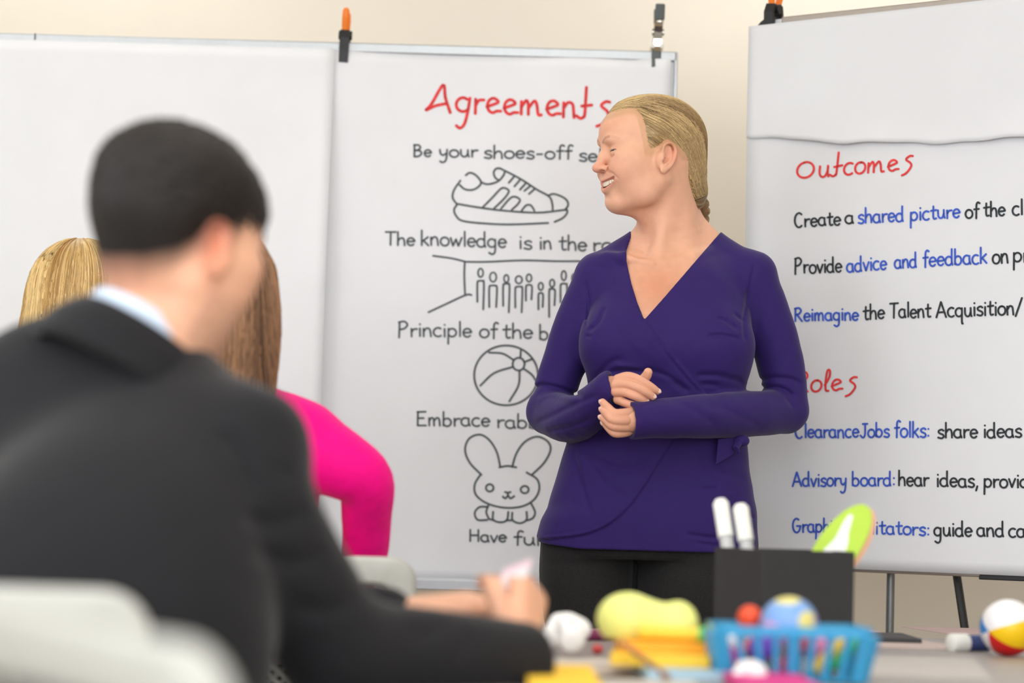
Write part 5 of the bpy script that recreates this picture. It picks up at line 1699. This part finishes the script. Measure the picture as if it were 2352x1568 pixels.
def seated(parent, HF, hair, hair_cols, fall, top_m, top_rows, arms, pel, fwd, seed, leg_m):
    """sitter: head frame, torso and arms as px chains; pel: pelvis point; fwd: unit direction of the thighs"""
    S = Sculpt(HF.c + np.array([-.15, -.15, -.30]), HF.c + np.array([.15, .15, .14]), .004)
    basic_head(S, HF, .98)
    S.chain([HF.w((0, .02, -.03)), HF.c + np.array([0, .0, -.16]), HF.c + np.array([0, 0, -.26])], [.052, .052, .062], .03, sub=3)
    V1, F1 = S.mesh(1)
    # clothed trunk
    T = Sculpt(pel + np.array([-.46, -.34, -.20]), np.array([pel[0] + .46, pel[1] + .44, HF.c[2] - .10]), .006)
    top_rows(T, 0.0)
    for c in arms:
        T.chain([p[:3] for p in c], [p[3] for p in c], .02, sub=4)
    full = T.d.copy()
    T.d = np.maximum(full, -(full + .012))
    nb = HF.c + np.array([0, 0, -.20])
    T.apply(nb - .1, nb + .1, lambda X, Y, Z: np.maximum(np.hypot(X - nb[0], Y - nb[1]) - .068, np.abs(Z - nb[2] - .02) - .09), .0, 's')
    for c in arms:
        cut_end(T, np.array(c[-2][:3]), np.array(c[-1][:3]), .07)
    V, F = T.mesh(1)
    pydata('top', V, F, top_m, parent)
    T.d = full + .014
    side = np.array([fwd[1], -fwd[0], 0])
    legs = [[tuple(pel + side * s * .09) + (.085,), tuple(pel + side * s * .11 + fwd * .42 + np.array([0, 0, .0])) + (.068,), tuple(pel + side * s * .11 + fwd * .46 + np.array([0, 0, -.22])) + (.05,),
             tuple(np.array([*(pel + side * s * .11 + fwd * .44)[:2], .09])) + (.038,)] for s in (-1, 1)]
    V2, F2 = T.mesh(0)
    hv = []
    for c in arms:
        a, b = np.array(c[-2][:3]), np.array(c[-1][:3])
        d = b - a
        s_ = Sculpt(b - .16, b + .16, .004)
        hand(s_, b, d, np.array([0, -.2, 1.0]) if abs(d[2]) < .7 * np.linalg.norm(d) else np.array([0.3, -1, .2]), .92, .35, .1)
        hv.append(s_.mesh(1))
    Vb, Fb = join([(V1, F1), (V2, F2)] + hv)
    pydata('body', Vb, Fb, m_skin2, parent, attrs={'tone': tone(Vb, (230, 180, 152))})
    Q = Sculpt(pel + np.array([-.36, -.36, -pel[2] + .06]), pel + np.array([.36, .64, .16]), .008)
    Q.ell(pel + np.array([0, 0, .04]), (.18, .14, .12))
    for l in legs:
        Q.chain([p[:3] for p in l], [p[3] for p in l], .04, sub=4)
    V, F = Q.mesh(1)
    pydata('trousers', V, F, leg_m, parent)
    for l in legs:
        shoe(l[-1][0], l[-1][1] + .02, math.degrees(math.atan2(-fwd[0], fwd[1])), parent, m_blackpl)
    long_hair(parent, HF, .98, fall, hair, hair_cols, 1500, seed)
m_lh = mat('long_hair', (150, 110, 80), 0.45, 0.06, 50, attr='tone', spec=0.35)
# brown-haired, pink top
pw = thing('person', 'long brown-haired person in a hot pink top sitting on a grey chair', 'person', (at(600, 1200, 3.95)[0], 3.95, 0))
PF = Frame(euler(z=172) @ euler(x=4), at(492, 660, 3.86))
def pink_rows(T, p):
    T.loft([(at(560, y, 3.9)[2], at(l, y, 3.9)[0] - p, at(r, y, 3.9)[0] + p, 3.80 - p, 4.02 + p) for y, l, r in ((1520, 395, 735), (1350, 395, 735), (1200, 390, 730), (1080, 375, 735), (990, 370, 725), (930, 430, 665))], n=2.4)
    T.cap(at(470, 950, 3.88), at(390, 1010, 3.88), .045, .06, .04)
    T.cap(at(590, 940, 3.88), at(690, 1010, 3.86), .045, .062, .04)
parms = [[tuple(at(685, 1015, 3.86)) + (.064,), tuple(at(775, 1062, 3.85)) + (.056,), tuple(at(838, 1105, 3.86)) + (.046,), tuple(at(842, 1180, 3.90)) + (.041,), tuple(at(838, 1275, 3.95)) + (.037,), tuple(at(815, 1330, 4.02)) + (.032,)],
         [tuple(at(385, 1015, 3.88)) + (.064,), tuple(at(330, 1130, 3.90)) + (.052,), tuple(at(330, 1260, 3.98)) + (.044,), tuple(at(400, 1300, 4.14)) + (.033,)]]
seated(pw, PF, m_lh, shade((84, 56, 40), (176, 132, 98)), .30, m_pink, pink_rows, parms, np.array([at(570, 1500, 3.95)[0], 3.93, .54]), np.array([0.10, .995, 0]), 11, m_navy)
# fair-haired sitter further off
fw = thing('person', 'fair-haired person sitting behind the suited person, only the blond hair in view', 'person', (at(215, 1200, 4.35)[0], 4.42, 0))
FF = Frame(euler(z=150) @ euler(x=4), at(196, 700, 4.42))
def fair_rows(T, p):
    T.loft([(at(200, y, 4.42)[2], at(l, y, 4.42)[0] - p, at(r, y, 4.42)[0] + p, 4.33 - p, 4.54 + p) for y, l, r in ((1480, 60, 350), (1330, 60, 350), (1180, 55, 350), (1060, 45, 360), (980, 60, 345), (935, 110, 295))], n=2.4)
    T.cap(at(160, 950, 4.42), at(70, 1000, 4.42), .04, .055, .04)
    T.cap(at(250, 950, 4.42), at(335, 1000, 4.42), .04, .055, .04)
farms = [[tuple(at(65, 1010, 4.42)) + (.056,), tuple(at(50, 1180, 4.44)) + (.048,), tuple(at(110, 1290, 4.58)) + (.040,), tuple(at(160, 1280, 4.70)) + (.032,)],
         [tuple(at(340, 1010, 4.42)) + (.056,), tuple(at(350, 1180, 4.44)) + (.048,), tuple(at(310, 1290, 4.58)) + (.040,), tuple(at(260, 1280, 4.70)) + (.032,)]]
seated(fw, FF, m_lh, shade((182, 140, 80), (240, 208, 146)), .26, m_grey, fair_rows, farms, np.array([at(200, 1460, 4.42)[0], 4.43, .54]), np.array([0.0, 1.0, 0]), 12, m_navy)

# ---------------- chairs
m_chair = mat('light_grey_plastic', (180, 180, 173), 0.45, 0.03, 40, 0.05, 200)
m_chairp = mat('grey_mesh_plastic', (104, 104, 98), 0.5, 0.04, 60)
def make_chair(label, loc, ang, group='light grey plastic chairs round the table', drop=0.0):
    """loc: floor point below the middle of the backrest; ang: turn about z, the seat lies towards local +y"""
    t = thing('chair', label, 'chair', (*loc, 0), group)
    R = rotz(ang)
    def T(p): return tuple(R @ Vector(p) + Vector((*loc, 0)))
    W, Hh, zc = .46, .36, .67 - drop
    o = rounded_rect(W, Hh, .038, 8)
    i_ = rounded_rect(W - .075, Hh - .085, .020, 8)
    vs, fs, n = [], [], len(o)
    def bow(x, z): return -.035 * (1 - (x / .23) ** 2) - (z) * .10
    for ringp, th in ((o, 0.0), (o, 1.0), (i_, 1.0), (i_, 0.0)):
        for x, z in ringp:
            vs.append(T((x, bow(x, z) - .011 + .022 * th, zc + z)))
    for a in range(4):
        b = (a + 1) % 4
        fs += [(a * n + k, a * n + (k + 1) % n, b * n + (k + 1) % n, b * n + k) for k in range(n)]
    fr = MB().add(vs, fs)
    bm = bmesh.new()
    bv = [bm.verts.new(v) for v in fr.v]
    for f in fr.f: bm.faces.new([bv[q] for q in f])
    bmesh.ops.recalc_face_normals(bm, faces=bm.faces)
    ed = [e for e in bm.edges if e.calc_face_angle(0) > .9]
    bmesh.ops.bevel(bm, geom=ed, offset=.008, segments=3, affect='EDGES', profile=.5)
    MB().bm(bm).build('back_frame', m_chair, t, True)
    # lattice of the back
    lat = MB()
    w2, h2 = (W - .072) / 2, (Hh - .082) / 2
    step = .018
    for s in (-1, 1):
        k = -(w2 + h2)
        while k < w2 + h2:
            pts = []
            for u in np.linspace(-w2, w2, 9):
                z = s * u + k
                if -h2 < z < h2: pts.append(T((u, bow(u, z) + .002 * s, zc + z)))
            if len(pts) >= 2:
                lat.tube(pts, .0042, 4)
            k += step
    lt = lat.build('back_lattice', m_chairp, t)
    lt['kind'] = 'stuff'
    seat = MB()
    so = rounded_rect(.46, .44, .08, 8)
    seat.prism([(x, y + .25) for x, y in so], .445, .465, T((0, 0, 0)), R)
    seat.build('seat', m_chair, t)
    for sx in (-1, 1):
        MB().tube([T((sx * .20, .0, .56)), T((sx * .205, .03, .44)), T((sx * .215, .0, .22)), T((sx * .235, -.05, .008))], .012, 10).build('leg', m_steel, t, True)
        MB().tube([T((sx * .205, .03, .44)), T((sx * .21, .42, .44)), T((sx * .225, .47, .22)), T((sx * .235, .50, .008))], .012, 10).build('leg', m_steel, t, True)
    return t
ca = at(370, 1420, 2.00)
make_chair('light grey chair under the person in the suit', (ca[0] - .232, 2.03), -8)
cb = at(318, 1500, 1.42)
make_chair('empty light grey chair standing turned aside behind the suited person', (-.236, 1.485), -63, drop=.002)
cc_ = at(955, 1330, 3.72)
make_chair('light grey chair with the pink-topped person sitting on it', (cc_[0] - .226, 3.745), -6)
make_chair('light grey chair under the fair-haired person', (at(185, 1300, 4.25)[0], 4.25), 0)
# ================================================================== table and what lies on it
TZ = .73
m_top = mat('table_laminate', (146, 138, 132), 0.4, 0.03, 12)
tb_ = thing('table', 'long light grey laminate table strewn with toys, pads and markers', 'table', (.75, 3.28, 0))
MB().box((.78, 3.27, TZ - .014), (1.84, 1.74, .028), bev=.006).build('table_top', m_top, tb_)
for sx in (-1, 1):
    for sy in (-1, 1):
        MB().tube([(.78 + sx * .82, 3.27 + sy * .78, TZ - .028), (.78 + sx * .84, 3.27 + sy * .80, .004)], .022, 12).build('leg', m_steel, tb_, True)
MB().box((.78, 3.27, TZ - .05), (1.6, .03, .045)).build('apron', m_steel, tb_)

def tp(px, py):
    return on_z(px, py, TZ)
# ---- black caddy box
m_card = mat('black_card', (40, 40, 42), 0.7, 0.08, 30)
BY = 3.45
c0 = at(1752, 1262, BY)
bw, bd, bh = .150, .150, c0[2] - TZ
be = math.radians(22)
ux, uy = np.array([math.cos(be), math.sin(be) * .35 + .12, 0]), None
ux = np.array([math.cos(be), math.sin(be), 0]) ; uy = np.array([-math.sin(be), math.cos(be), 0])
bc_ = np.array([c0[0], BY, 0]) + ux * bw / 2 + uy * bd / 2
box = thing('storage_box', 'open black cardboard box holding white markers and a green paddle', 'box', (bc_[0], bc_[1], TZ))
Rx = Matrix((tuple(ux), tuple(uy), (0, 0, 1))).transposed()
def BP(a, b, z): return tuple(bc_ + ux * a + uy * b + np.array([0, 0, TZ + z]))
for nm, a, b, sx, sy in (('side_panel', 0, -bd / 2 + .002, bw, .004), ('side_panel', 0, bd / 2 - .002, bw, .004), ('side_panel', -bw / 2 + .002, 0, .004, bd - .008), ('side_panel', bw / 2 - .002, 0, .004, bd - .008)):
    MB().box(BP(a, b, bh / 2), (sx, sy, bh), Rx, bev=.0008).build(nm, m_card, box)
MB().box(BP(0, 0, .002), (bw - .009, bd - .009, .004), Rx).build('base_panel', m_card, box)
# ---- white markers standing in it
m_wpl = mat('white_plastic', (236, 236, 230), 0.35, 0.02)
m_gpl = mat('grey_marker_body', (190, 190, 190), 0.4, 0.04)
for k, ((x0, y0), (x1, y1)) in enumerate((((1654, 1147), (1690, 1262)), ((1700, 1158), (1708, 1262)))):
    a = at(x0, y0, (3.635, 3.615)[k])
    low = np.array(BP((-.048, -.024)[k], (.034, .020)[k], .014))
    b = a + (low - a) * .6
    t = thing('marker', ('white capped marker leaning outwards over the rim of the black box', 'white capped marker standing nearly upright in the black box')[k], 'marker', low, 'markers standing in the black box')
    m1 = a * .55 + b * .45
    MB().tube([low, m1], .0100, 14).build('barrel', m_gpl, t, True)
    MB().tube([m1, a * .9 + m1 * .1, a], [.0120, .0120, .008], 14).build('cap', m_wpl, t, True)
# ---- green paddle
m_lime = mat('lime_print', (178, 214, 30), 0.4, 0.03)
m_peach = mat('peach_edge', (236, 178, 140), 0.5, 0.03)
GY = 3.56
g0, g1 = at(1860, 1345, GY), at(1992, 1162, GY)
ctr, mj = (g0 + g1) / 2, (g1 - g0)
La = np.linalg.norm(mj) / 2; mj = mj / np.linalg.norm(mj)
nn = np.array([-.15, -.97, .1]); nn -= mj * nn.dot(mj); nn /= np.linalg.norm(nn)
mi = np.cross(nn, mj)
pad = thing('paddle', 'lime green oval paddle with a white figure standing in the black box', 'paddle', (ctr[0], ctr[1], TZ + .01))
def oval(a, b, z0, z1, n=40):
    vs = [ctr + mj * a * math.cos(2 * math.pi * k / n) + mi * b * math.sin(2 * math.pi * k / n) - nn * z for z in (z0, z1) for k in range(n)]
    return vs, [tuple(range(n)), tuple(range(2 * n - 1, n - 1, -1))] + [(k, n + k, n + (k + 1) % n, (k + 1) % n) for k in range(n)]
MB().add(*oval(La, .030, -.003, .003)).build('face', m_lime, pad)
ctr0 = ctr.copy()
ctr = ctr + mi * (-.006 if (mi[0] < 0) else .006)
MB().add(*oval(La * 1.01, .031, .004, .010)).build('backing', m_peach, pad)
ctr = ctr0
wf = [at(x, y, GY) + nn * .0015 for x, y in ((1880, 1300), (1892, 1262), (1918, 1236), (1936, 1200), (1950, 1180), (1960, 1184), (1950, 1222), (1948, 1250), (1930, 1300))]
wv = [p + nn * (.0032 - np.dot(p - ctr, nn)) for p in wf]
nv_ = len(wv)
MB().add(wv + [p - nn * .001 for p in wv], [tuple(range(nv_))[::-1], tuple(range(nv_, 2 * nv_))] + [(i, (i + 1) % nv_, nv_ + (i + 1) % nv_, nv_ + i) for i in range(nv_)]).build('white_figure', m_wpl, pad)
lowp = np.array([*(ctr - mj * (La + .0))[:2], TZ + .006])
MB().tube([ctr - mj * La * .9, lowp], .007, 10).build('handle', m_peach, pad, True)

# ---- blue basket
m_blue_pl = mat('clear_blue_plastic', (70, 190, 240), 0.25, 0.02, trans=0.45, spec=0.5)
KY = 2.86
k0 = at(1640, 1428, KY)[0]; k1 = at(2010, 1440, KY)[0]
kz = at(1825, 1440, KY)[2]
kc = np.array([(k0 + k1) / 2, KY + .065, TZ])
kw, kd, kh = (k1 - k0), .13, kz - TZ
bas = thing('basket', 'small translucent blue slatted basket full of colourful bits', 'basket', kc)
rim = MB()
o = rounded_rect(kw, kd, .018, 5); i2 = rounded_rect(kw - .012, kd - .012, .014, 5); n = len(o)
vs = [(kc[0] + x, kc[1] + y, TZ + z) for ringp, z in ((o, kh - .012), (o, kh), (i2, kh), (i2, kh - .012)) for x, y in ringp]
rim.add(vs, [(a * n + k, a * n + (k + 1) % n, ((a + 1) % 4) * n + (k + 1) % n, ((a + 1) % 4) * n + k) for a in range(4) for k in range(n)])
rim.build('rim', m_blue_pl, bas)
tp_, bt_ = rounded_rect(kw - .004, kd - .004, .016, 5), rounded_rect(kw * .86, kd * .82, .016, 5)
MB().prism([(x, y) for x, y in bt_], .002, .006, (kc[0], kc[1], TZ)).build('base', m_blue_pl, bas)
def side_pt(face, u, v):
    """u along a side -1..1, v 0 (bottom) .. 1 (top)"""
    sx, sy = (kw / 2) * (.86 + .13 * v), (kd / 2) * (.82 + .16 * v)
    return {'f': (kc[0] + u * sx, kc[1] - sy, TZ + .004 + v * (kh - .012)), 'b': (kc[0] + u * sx, kc[1] + sy, TZ + .004 + v * (kh - .012)),
            'l': (kc[0] - sx, kc[1] + u * sy, TZ + .004 + v * (kh - .012)), 'r': (kc[0] + sx, kc[1] + u * sy, TZ + .004 + v * (kh - .012))}[face]
for face, cnt in (('f', 9), ('b', 9), ('l', 6), ('r', 6)):
    for q_ in range(cnt):
        u = -0.93 + 1.86 * q_ / (cnt - 1)
        wd_ = .0046 if q_ not in (0, cnt // 2, cnt - 1) else .0085
        MB().tube([side_pt(face, u, 0), side_pt(face, u, 1)], wd_, 6).build('slat', m_blue_pl, bas)
# contents
bits = [((200, 40, 150), 'magenta'), ((250, 205, 60), 'yellow'), ((240, 110, 40), 'orange'), ((120, 70, 190), 'purple'), ((240, 140, 190), 'light pink'), ((240, 240, 240), 'white'), ((230, 50, 50), 'red'), ((60, 180, 90), 'green')]
r3 = random.Random(5)
for k in range(12):
    colr, nm = bits[k % 8]
    x = kc[0] + (-.40 + .80 * ((k * 5) % 12) / 11) * kw
    y = kc[1] + (-.030, .012, .036)[k % 3]
    z = TZ + .022 + (.004, .018, .010)[(k // 3) % 3]
    if k < 6:
        o_ = MB().ball((x, y, z), r3.uniform(.013, .017), seg=16, rings=10).build('toy_ball', mat('ball_' + nm.replace(' ', '_'), colr, .45, .05), None, True)
        tag(o_, f'small {nm} ball lying in the blue basket', 'ball', 'bits in the blue basket')
    else:
        a_ = r3.uniform(-.5, .5)
        p0, p1 = (x - .022 * math.cos(a_), y - .01 * math.sin(a_), TZ + .016), (x + .022 * math.cos(a_), y + .01 * math.sin(a_), TZ + kh * .86)
        t = thing('crayon', f'stubby {nm} crayon propped up in the blue basket', 'crayon', p0, 'bits in the blue basket')
        d_ = Vector(p1) - Vector(p0)
        MB().tube([p0, tuple(Vector(p0) + d_ * .85)], .0065, 10).build('barrel', mat('crayon_' + nm.replace(' ', '_'), colr, .5, .05), t, True)
        MB().tube([tuple(Vector(p0) + d_ * .85), p1], [.0055, .002], 10).build('tip', mat('crayon_' + nm.replace(' ', '_'), colr, .5, .05), t, True)
# ---- balls on top of the basket
def patch_ball(name, label, c, r, cols, seed, n=7):
    """ball with round patches of colour printed on it"""
    m = mat('patched_' + name, (120, 160, 220), .45, .02, attr='tone')
    bm = bmesh.new(); bmesh.ops.create_icosphere(bm, subdivisions=5, radius=r)
    bm.verts.index_update()
    v = np.array([q.co[:] for q in bm.verts]); f = np.array([[q.index for q in t.verts] for t in bm.faces]); bm.free()
    rr = np.random.default_rng(seed)
    cc = np.tile(C(cols[0]), (len(v), 1))
    for k in range(n):
        d = rr.normal(size=3); d[1] = -abs(d[1]); d /= np.linalg.norm(d)
        cc[(v / r) @ d > .90] = C(cols[1 + k % (len(cols) - 1)])
    o = pydata(name, v + np.asarray(c), f, m, None, attrs={'tone': rgba(cc)})
    tag(o, label, 'ball')
    return o
cb_ = at(1812, 1436, 2.92)
patch_ball('spotted_ball', 'light blue ball with yellow, pink and violet spots on top of the basket', cb_, 66 / FPX * 2.92, ((122, 164, 222), (226, 214, 130), (226, 168, 214), (150, 130, 200), (130, 190, 235)), 3, 9)
co_ = at(1722, 1418, 2.95)
o_ = MB().ball(tuple(co_), 28 / FPX * 2.95).build('orange_ball', mat('orange_rubber', (238, 78, 36), .45, .04), None, True)
tag(o_, 'orange-red ball tucked beside the spotted ball in the basket', 'ball')
# ---- small beach ball
bb_c = at(2316, 1441, 3.62); bb_r = bb_c[2] - TZ
m = mat('beach_ball_vinyl', (240, 240, 240), .35, .02, attr='tone')
bm = bmesh.new(); bmesh.ops.create_uvsphere(bm, u_segments=72, v_segments=36, radius=bb_r); bm.verts.index_update()
v = np.array([q.co[:] for q in bm.verts]); f = [[q.index for q in t.verts] for t in bm.faces]
bt = thing('beach_ball', 'small beach ball in white, yellow, red and blue panels', 'ball', (bb_c[0], bb_c[1], TZ))
zx = Vector((-.80, -.58, -.12)).normalized()
xx = (Vector((0, 0, 1)) - zx * zx.z).normalized()
Rm = Matrix((xx, zx.cross(xx), zx)).transposed() @ Matrix.Rotation(math.radians(-12), 3, 'Z')
colsb = [(240, 238, 240), (40, 130, 210), (240, 238, 240), (214, 22, 26), (246, 200, 10), (240, 238, 240)]
pan = {k: MB() for k in range(6)}
for t_ in f:
    cen_ = v[t_].mean(0)
    k = int((math.degrees(math.atan2(cen_[1], cen_[0])) % 360) // 60)
    pan[k].add([tuple(Rm @ Vector(v[q]) + Vector(bb_c)) for q in t_], [tuple(range(len(t_)))])
bm.free()
for k in range(6):
    w_ = MB(); w_.v, w_.f = pan[k].v, pan[k].f
    o_ = w_.build('panel', mat('vinyl_%d' % colsb[k][2], colsb[k], .35, .02), bt, True)
# ---- lime squeeze toy on a stack of pads
PY = 2.98
def flat_pad(name, label, cat, x0, x1, ytop, z0, z1, Y, dep, colr, group=None, cols2=None, rot=0):
    a, b = at(x0, ytop, Y)[0], at(x1, ytop, Y)[0]
    cx_, w_ = (a + b) / 2, b - a
    R = rotz(rot)
    o = MB().box((cx_, Y + dep / 2, (z0 + z1) / 2), (w_, dep, z1 - z0), R, bev=.0012).build(name, mat(name + '_%d_%d_%d' % colr, colr, .7, .05), None)
    tag(o, label, cat, group)
    return o
flat_pad('notebook', 'thin notebook with a pale blue cover lowest in the stack under the toy', 'notebook', 1478, 1660, 1535, TZ, TZ + .012, PY - .12, .17, (160, 190, 206), 'pads stacked under the lime toy', rot=3)
flat_pad('note_pad', 'bright yellow note pad in the middle of the stack under the toy', 'note pad', 1410, 1640, 1500, TZ + .012, TZ + .026, PY - .06, .13, (247, 203, 60), 'pads stacked under the lime toy', rot=-4)
flat_pad('note_pad', 'orange note pad topmost in the stack under the toy', 'note pad', 1425, 1640, 1470, TZ + .026, TZ + .040, PY - .02, .12, (246, 172, 44), 'pads stacked under the lime toy', rot=2)
LY = PY + .05
m_toy = mat('lime_rubber', (236, 240, 138), .5, .04, 30, sss=.1)
def pr(px): return px / FPX * LY
TS = Sculpt(at(1360, 1490, LY) - [.02, .08, .02], at(1615, 1350, LY) + [.02, .08, .02], .0022)
tz0 = TZ + .040
TS.ell(at(1442, 1422, LY), (pr(72), pr(66), pr(62))).ell(at(1556, 1434, LY), (pr(48), pr(50), pr(54)), .012).ell(at(1500, 1432, LY), (pr(46), pr(50), pr(50)), .012)
for x in (1478, 1516, 1536):
    TS.chain([at(x, 1370, LY) + np.array([0, -.03, 0]), at(x + 3, 1425, LY) + np.array([0, -.05, 0]), at(x, 1480, LY) + np.array([0, -.03, 0])], .002, .008, 's', sub=3)
TS.clip(lambda X, Y, Z: tz0 - Z + 0 * X + 0 * Y)
v_, f_ = TS.mesh(1)
o_ = pydata('squeeze_toy', v_, f_, m_toy)
tag(o_, 'pale lime green lobed rubber squeeze toy on the orange pad', 'toy')
def marker(label, a, b, r, body, cap, frac=.3, group=None):
    a, b = np.asarray(a, float), np.asarray(b, float)
    m_ = a + (b - a) * (1 - frac)
    t = thing('marker', label, 'marker', a, group)
    MB().tube([a, m_], r, 14).build('barrel', body, t, True)
    MB().tube([m_, m_ * .1 + b * .9, b], [r * 1.15, r * 1.15, r * .7], 14).build('cap', cap, t, True)
m_green = mat('green_plastic', (110, 205, 80), .4, .03); m_marp = mat('maroon_plastic', (120, 40, 80), .4, .04); m_nblue = mat('navy_plastic', (44, 62, 120), .4, .04); m_yel = mat('yellow_plastic', (244, 206, 56), .45, .04)
g_m = 'markers lying on the table'
zz = TZ + .0405
p_ = at(1630, 1472, PY - .01)
marker('yellow marker with green cap lying on the orange pad', (p_[0] - .085, PY + .005, zz + .009), (p_[0] + .014, PY - .012, zz + .009), .0085, m_yel, m_green, .28, g_m)
p_ = at(1368, 1449, 3.72)
marker('maroon marker lying behind the lime toy', (p_[0] - .03, p_[1], TZ + .009), (p_[0] + .05, p_[1] + .03, TZ + .009), .009, m_marp, m_marp, .3, g_m)
p_ = tp(2232, 1497)
marker('navy marker with white cap lying beside the beach ball', (p_[0] + .03, p_[1] + .03, TZ + .013), (p_[0] - .035, p_[1] - .005, TZ + .013), .0125, m_nblue, m_wpl, .42, g_m)
# pencil leaning on the stack
a_, b_ = at(1432, 1478, PY - .07), at(1536, 1556, PY - .13)
t = thing('pencil', 'brown wooden pencil leaning against the stack of pads', 'pencil', b_)
MB().tube([(b_[0], b_[1], TZ + .004), a_], .0036, 8).build('shaft', mat('brown_wood', (150, 104, 72), .6, .1), t, True)
MB().tube([a_, a_ + (a_ - b_) * .08], [.0034, .0008], 8).build('point', mat('bare_wood', (214, 180, 140), .7, .05), t, True)
# crumpled white tissue
def crumple(label, c, r, seed, cat='tissue'):
    rr = np.random.default_rng(seed)
    S = Sculpt(np.asarray(c) - r * 1.7, np.asarray(c) + r * 1.9, .003)
    for k in range(9):
        d = rr.normal(size=3); d /= np.linalg.norm(d); d[2] = abs(d[2])
        S.ell(np.asarray(c) + d * r * .65, np.array([.55, .45, .3]) * r * rr.uniform(.7, 1.1), .006, R=euler(*rr.uniform(0, 180, 3)))
    for k in range(10):
        d = rr.normal(size=3); d /= np.linalg.norm(d); d[2] = abs(d[2])
        S.ell(np.asarray(c) + d * r * 1.15, np.array([.5, .12, .4]) * r, .006, 's', R=euler(*rr.uniform(0, 180, 3)))
    S.clip(lambda X, Y, Z: TZ + .0005 - Z + 0 * X + 0 * Y)
    v, f = S.mesh(1)
    o = pydata('crumpled_tissue', v, f, mat('tissue_paper', (246, 244, 242), .9, .02, 60, .3, 200), None, smooth=True)
    return tag(o, label, cat, 'crumpled tissues on the table')
p_ = tp(1300, 1512)
crumple('crumpled white tissue between the sleeve and the lime toy', (p_[0] + .004, p_[1] + .02, TZ + .026), .036, 4)
p_ = tp(1720, 1568)
crumple('crumpled white tissue in front of the blue basket', (p_[0], p_[1] - .03, TZ + .004), .024, 9)
# sticky pads and packets
def slab(name, label, cat, px0, px1, py0, py1, h, colr, group=None, rot=0):
    """flat thing whose table footprint fills the picture box px0..px1, py0 (far) .. py1 (near)"""
    n_, f_ = tp((px0 + px1) / 2, py1), tp((px0 + px1) / 2, py0)
    w_ = (px1 - px0) / FPX * (n_[1] + f_[1]) / 2
    o = MB().box((n_[0], (n_[1] + f_[1]) / 2, TZ + h / 2 + .0003), (w_, f_[1] - n_[1], h), rotz(rot), bev=min(.001, h * .3)).build(name, mat(name + '_%d_%d_%d' % colr, colr, .75, .06), None)
    return tag(o, label, cat, group)
slab('sticky_pad', 'thick yellow sticky note pad beside the suit cuff', 'note pad', 1224, 1386, 1550, 1622, .012, (248, 200, 40))
slab('snack_packet', 'magenta foil packet in front of the blue basket', 'packet', 1770, 1955, 1566, 1645, .012, (206, 40, 130))
slab('phone', 'dark flat phone lying on papers behind the basket', 'phone', 2012, 2116, 1464, 1477, .008, (58, 56, 58))
g_p = 'loose papers on the table'
slab('paper', 'printed paper with reddish marks under the dark phone', 'paper', 1980, 2180, 1448, 1490, .0008, (190, 172, 166), g_p, 6)
slab('paper', 'white paper between the beach ball and the basket', 'paper', 2060, 2330, 1512, 1560, .0008, (182, 176, 172), g_p, -8)
slab('paper', 'beige paper lying under the white tissue', 'paper', 1270, 1450, 1512, 1560, .0008, (200, 190, 180), g_p, 4)
slab('paper', 'pale paper beside the yellow sticky pad', 'paper', 1390, 1640, 1556, 1640, .0008, (196, 190, 182), g_p, -3)
slab('paper', 'pinkish paper far along the table behind the papers', 'paper', 2150, 2352, 1444, 1458, .0008, (190, 164, 160), g_p, 10)
p_ = tp(1372, 1502)
o_ = MB().ball((p_[0], p_[1], TZ + .007), (.008, .008, .007)).build('bead', mat('red_bead', (190, 60, 60), .4, .04), None, True)
tag(o_, 'small red bead on the beige paper', 'bead')
# slip of paper in the suited person's hand
Y0 = 2.82
qs = [at(1122, 1385, Y0), at(1158, 1308, Y0 + .01), at(1222, 1283, Y0 + .02), at(1196, 1372, Y0 + .01)]
nsl = np.cross(qs[1] - qs[0], qs[3] - qs[0]); nsl /= np.linalg.norm(nsl)
sl_ = thing('paper_slip', 'folded white paper slip with a pink edge held in a hand', 'paper', qs[0])
def quad(Q, th):
    return list(Q) + [p + nsl * th for p in Q], [(0, 1, 2, 3), (7, 6, 5, 4)] + [(i, i + 4, (i + 1) % 4 + 4, (i + 1) % 4) for i in range(4)]
MB().add(*quad(qs, .004)).build('sheet', mat('slip_white', (246, 240, 242), .8, .02), sl_)
e_ = [qs[1], qs[1] * .8 + qs[0] * .2, qs[2] * .8 + qs[3] * .2, qs[2]]
MB().add(*quad([p - nsl * .001 for p in e_], .006)).build('pink_edge', mat('slip_pink', (246, 212, 224), .8, .02), sl_)
